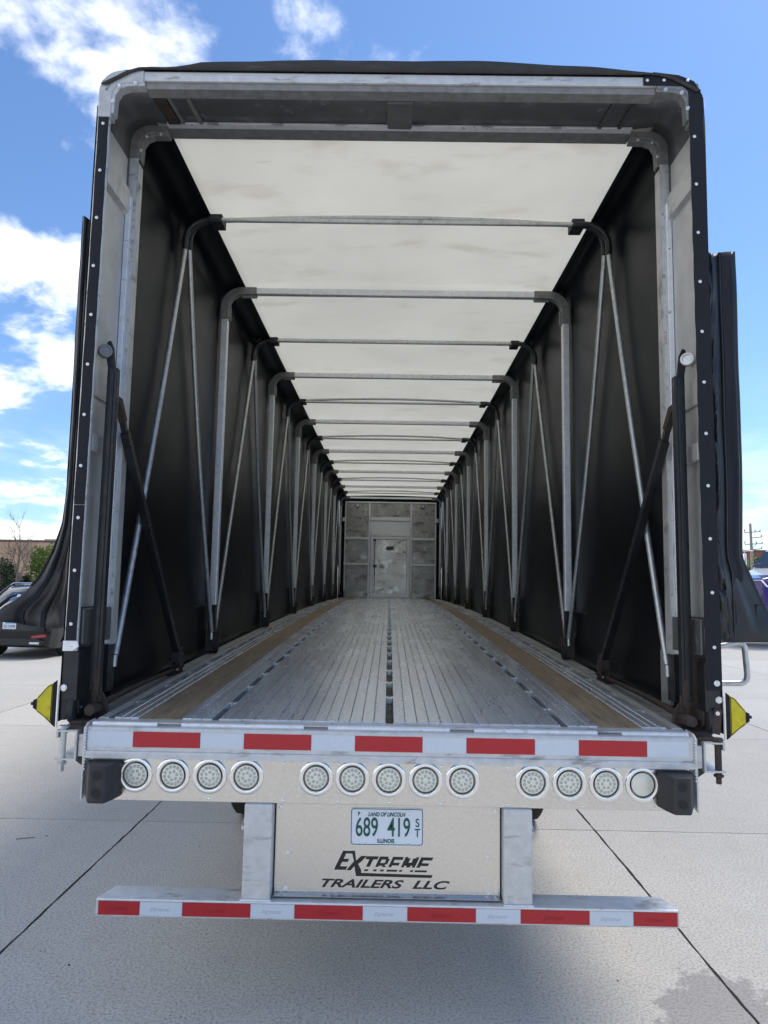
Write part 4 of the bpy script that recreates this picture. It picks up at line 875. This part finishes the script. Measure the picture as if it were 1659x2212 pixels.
def rnd(): return Vector((random.gauss(0,1), random.gauss(0,1), random.gauss(0,1))).normalized()
def crown(mb, centres, n, size, squash=.9):
    for _ in range(n):
        c, rad = random.choice(centres); p = Vector(c)+rnd()*rad*random.random()**.45*Vector((1,1,squash)).length/1.68
        a_ = rnd(); b_ = a_.orthogonal().normalized(); s_ = size*random.uniform(.6,1.4)
        mb.add([p-a_*s_, p+b_*s_*.55, p+a_*s_, p-b_*s_*.55], [(0,1,2,3)])
def plant(name, label, cat, loc, h, w, mat, nl, size, nclump, trunk=.3, group=None):
    root = empty(name, label, cat, loc, 0, group); q = MB(); cs = []
    for i in range(nclump):
        a_ = random.uniform(0, 6.28); rr = w*random.uniform(.1,.75); z = h*random.uniform(trunk, .86)
        rr *= math.sqrt(max(.15, 1-((z/h-.5)/.55)**2)); cs.append(((rr*math.cos(a_), rr*math.sin(a_), z), w*random.uniform(.28,.45)))
    for c, rad in cs: q.cone((c[0]*.1, c[1]*.1, 0), c, .05*h/3, .012, 5)
    q.build('trunk', bark, root)
    q = MB(); crown(q, cs, nl, size); q.build('crown', mat, root); return root
plant('shrub', 'rounded dark olive shrub in front of the tan warehouse', 'shrub', (-27.6, 47.5, 0), 3.25, 1.7, leafB, 3800, .085, 16, .2)
plant('leafy_tree', 'young bright green leafy tree beside the bare tree', 'tree', (-24.6, 48.5, 0), 4.6, 2.0, leafA, 5200, .10, 22, .22)
plant('shrub', 'small grey-green shrub between the dark shrub and the bare tree', 'shrub', (-26.3, 49.5, 0), 2.7, 1.0, leafB, 1500, .08, 8, .2)
for (x, y, h, w, lb) in ((37.0, 70, 6.1, 2.6, 'bright green roadside tree left of the utility pole'), (41.2, 74, 5.6, 3.0, 'green roadside tree in front of the brick building'), (46.5, 78, 7.2, 3.4, 'taller green roadside tree rising behind the truck')):
    plant('leafy_tree', lb, 'tree', (x, y, 0), h, w, leafC if x > 38 else leafA, 4200, .15, 20, .2)
# bare tree
BT = empty('bare_tree', 'slender leafless tree standing before the tan warehouse', 'tree', (-26.0, 46.5, 0)); q = MB(); tw_ = MB()
def branch(mb, p, d, L, rad, lev):
    p = Vector(p); d = Vector(d).normalized(); n = 4
    for i in range(n):
        d = (d+rnd()*.10+Vector((0,0,.04))).normalized(); p2 = p+d*L/n; r1 = rad*(1-.7*i/n); r2 = rad*(1-.7*(i+1)/n)
        mb.cone(p, p2, r1, r2, 5)
        if lev > 0 and i >= 1:
            for _ in range(3 if lev == 2 else 3):
                a_ = rnd(); a_ = (a_-d*a_.dot(d)).normalized(); branch(tw_, p2, d*.85+a_*.55, L*random.uniform(.38,.55), r2*.7, lev-1)
        p = p2
q.cone((0,0,0),(.05,.02,2.0),.075,.055,8)
for k in range(6):
    a_ = k*1.05; branch(tw_, (.05,.02,1.5+.25*k), (math.cos(a_)*.36, math.sin(a_)*.36, 1), 2.6-.22*k, .045, 2)
branch(tw_, (.05,.02,1.95), (0,0,1), 3.5, .06, 2)
q.build('trunk', bark, BT, smooth=True); tw_.build('crown', bark, BT)
q = MB(); q.tube([(-2.52,2.02,.004),(-2.47,2.035,.006),(-2.41,2.06,.005)], .0025, 6); o = q.build('twig', bark); o['label'] = 'short dark twig lying on the pale concrete'; o['category'] = 'twig'

for (x, y, k) in ((-.62,-.10,1.2),(-.28,.02,.9),(.62,-.34,1.5),(1.05,.42,.8),(-2.35,2.1,1.1),(-1.25,1.95,.9),(.15,-.22,.7),(-1.45,.45,1.0)):
    q = MB(); n = 7; pts = [(.006*k*random.uniform(.6,1.3)*math.cos(6.283*i/n), .005*k*random.uniform(.6,1.3)*math.sin(6.283*i/n)) for i in range(n)]
    q.add([(x+p[0], y+p[1], .0003) for p in pts]+[(x+p[0]*.6, y+p[1]*.6, .005*k) for p in pts], [tuple(range(n)), tuple(range(2*n-1, n-1, -1))]+[(i, (i+1) % n, n+(i+1) % n, n+i) for i in range(n)])
    o = q.build('pebble', conc_dirty); o['label'] = 'tiny dark pebble lying on the pale concrete'; o['category'] = 'pebble'; o['group'] = 'loose pebbles on the concrete'
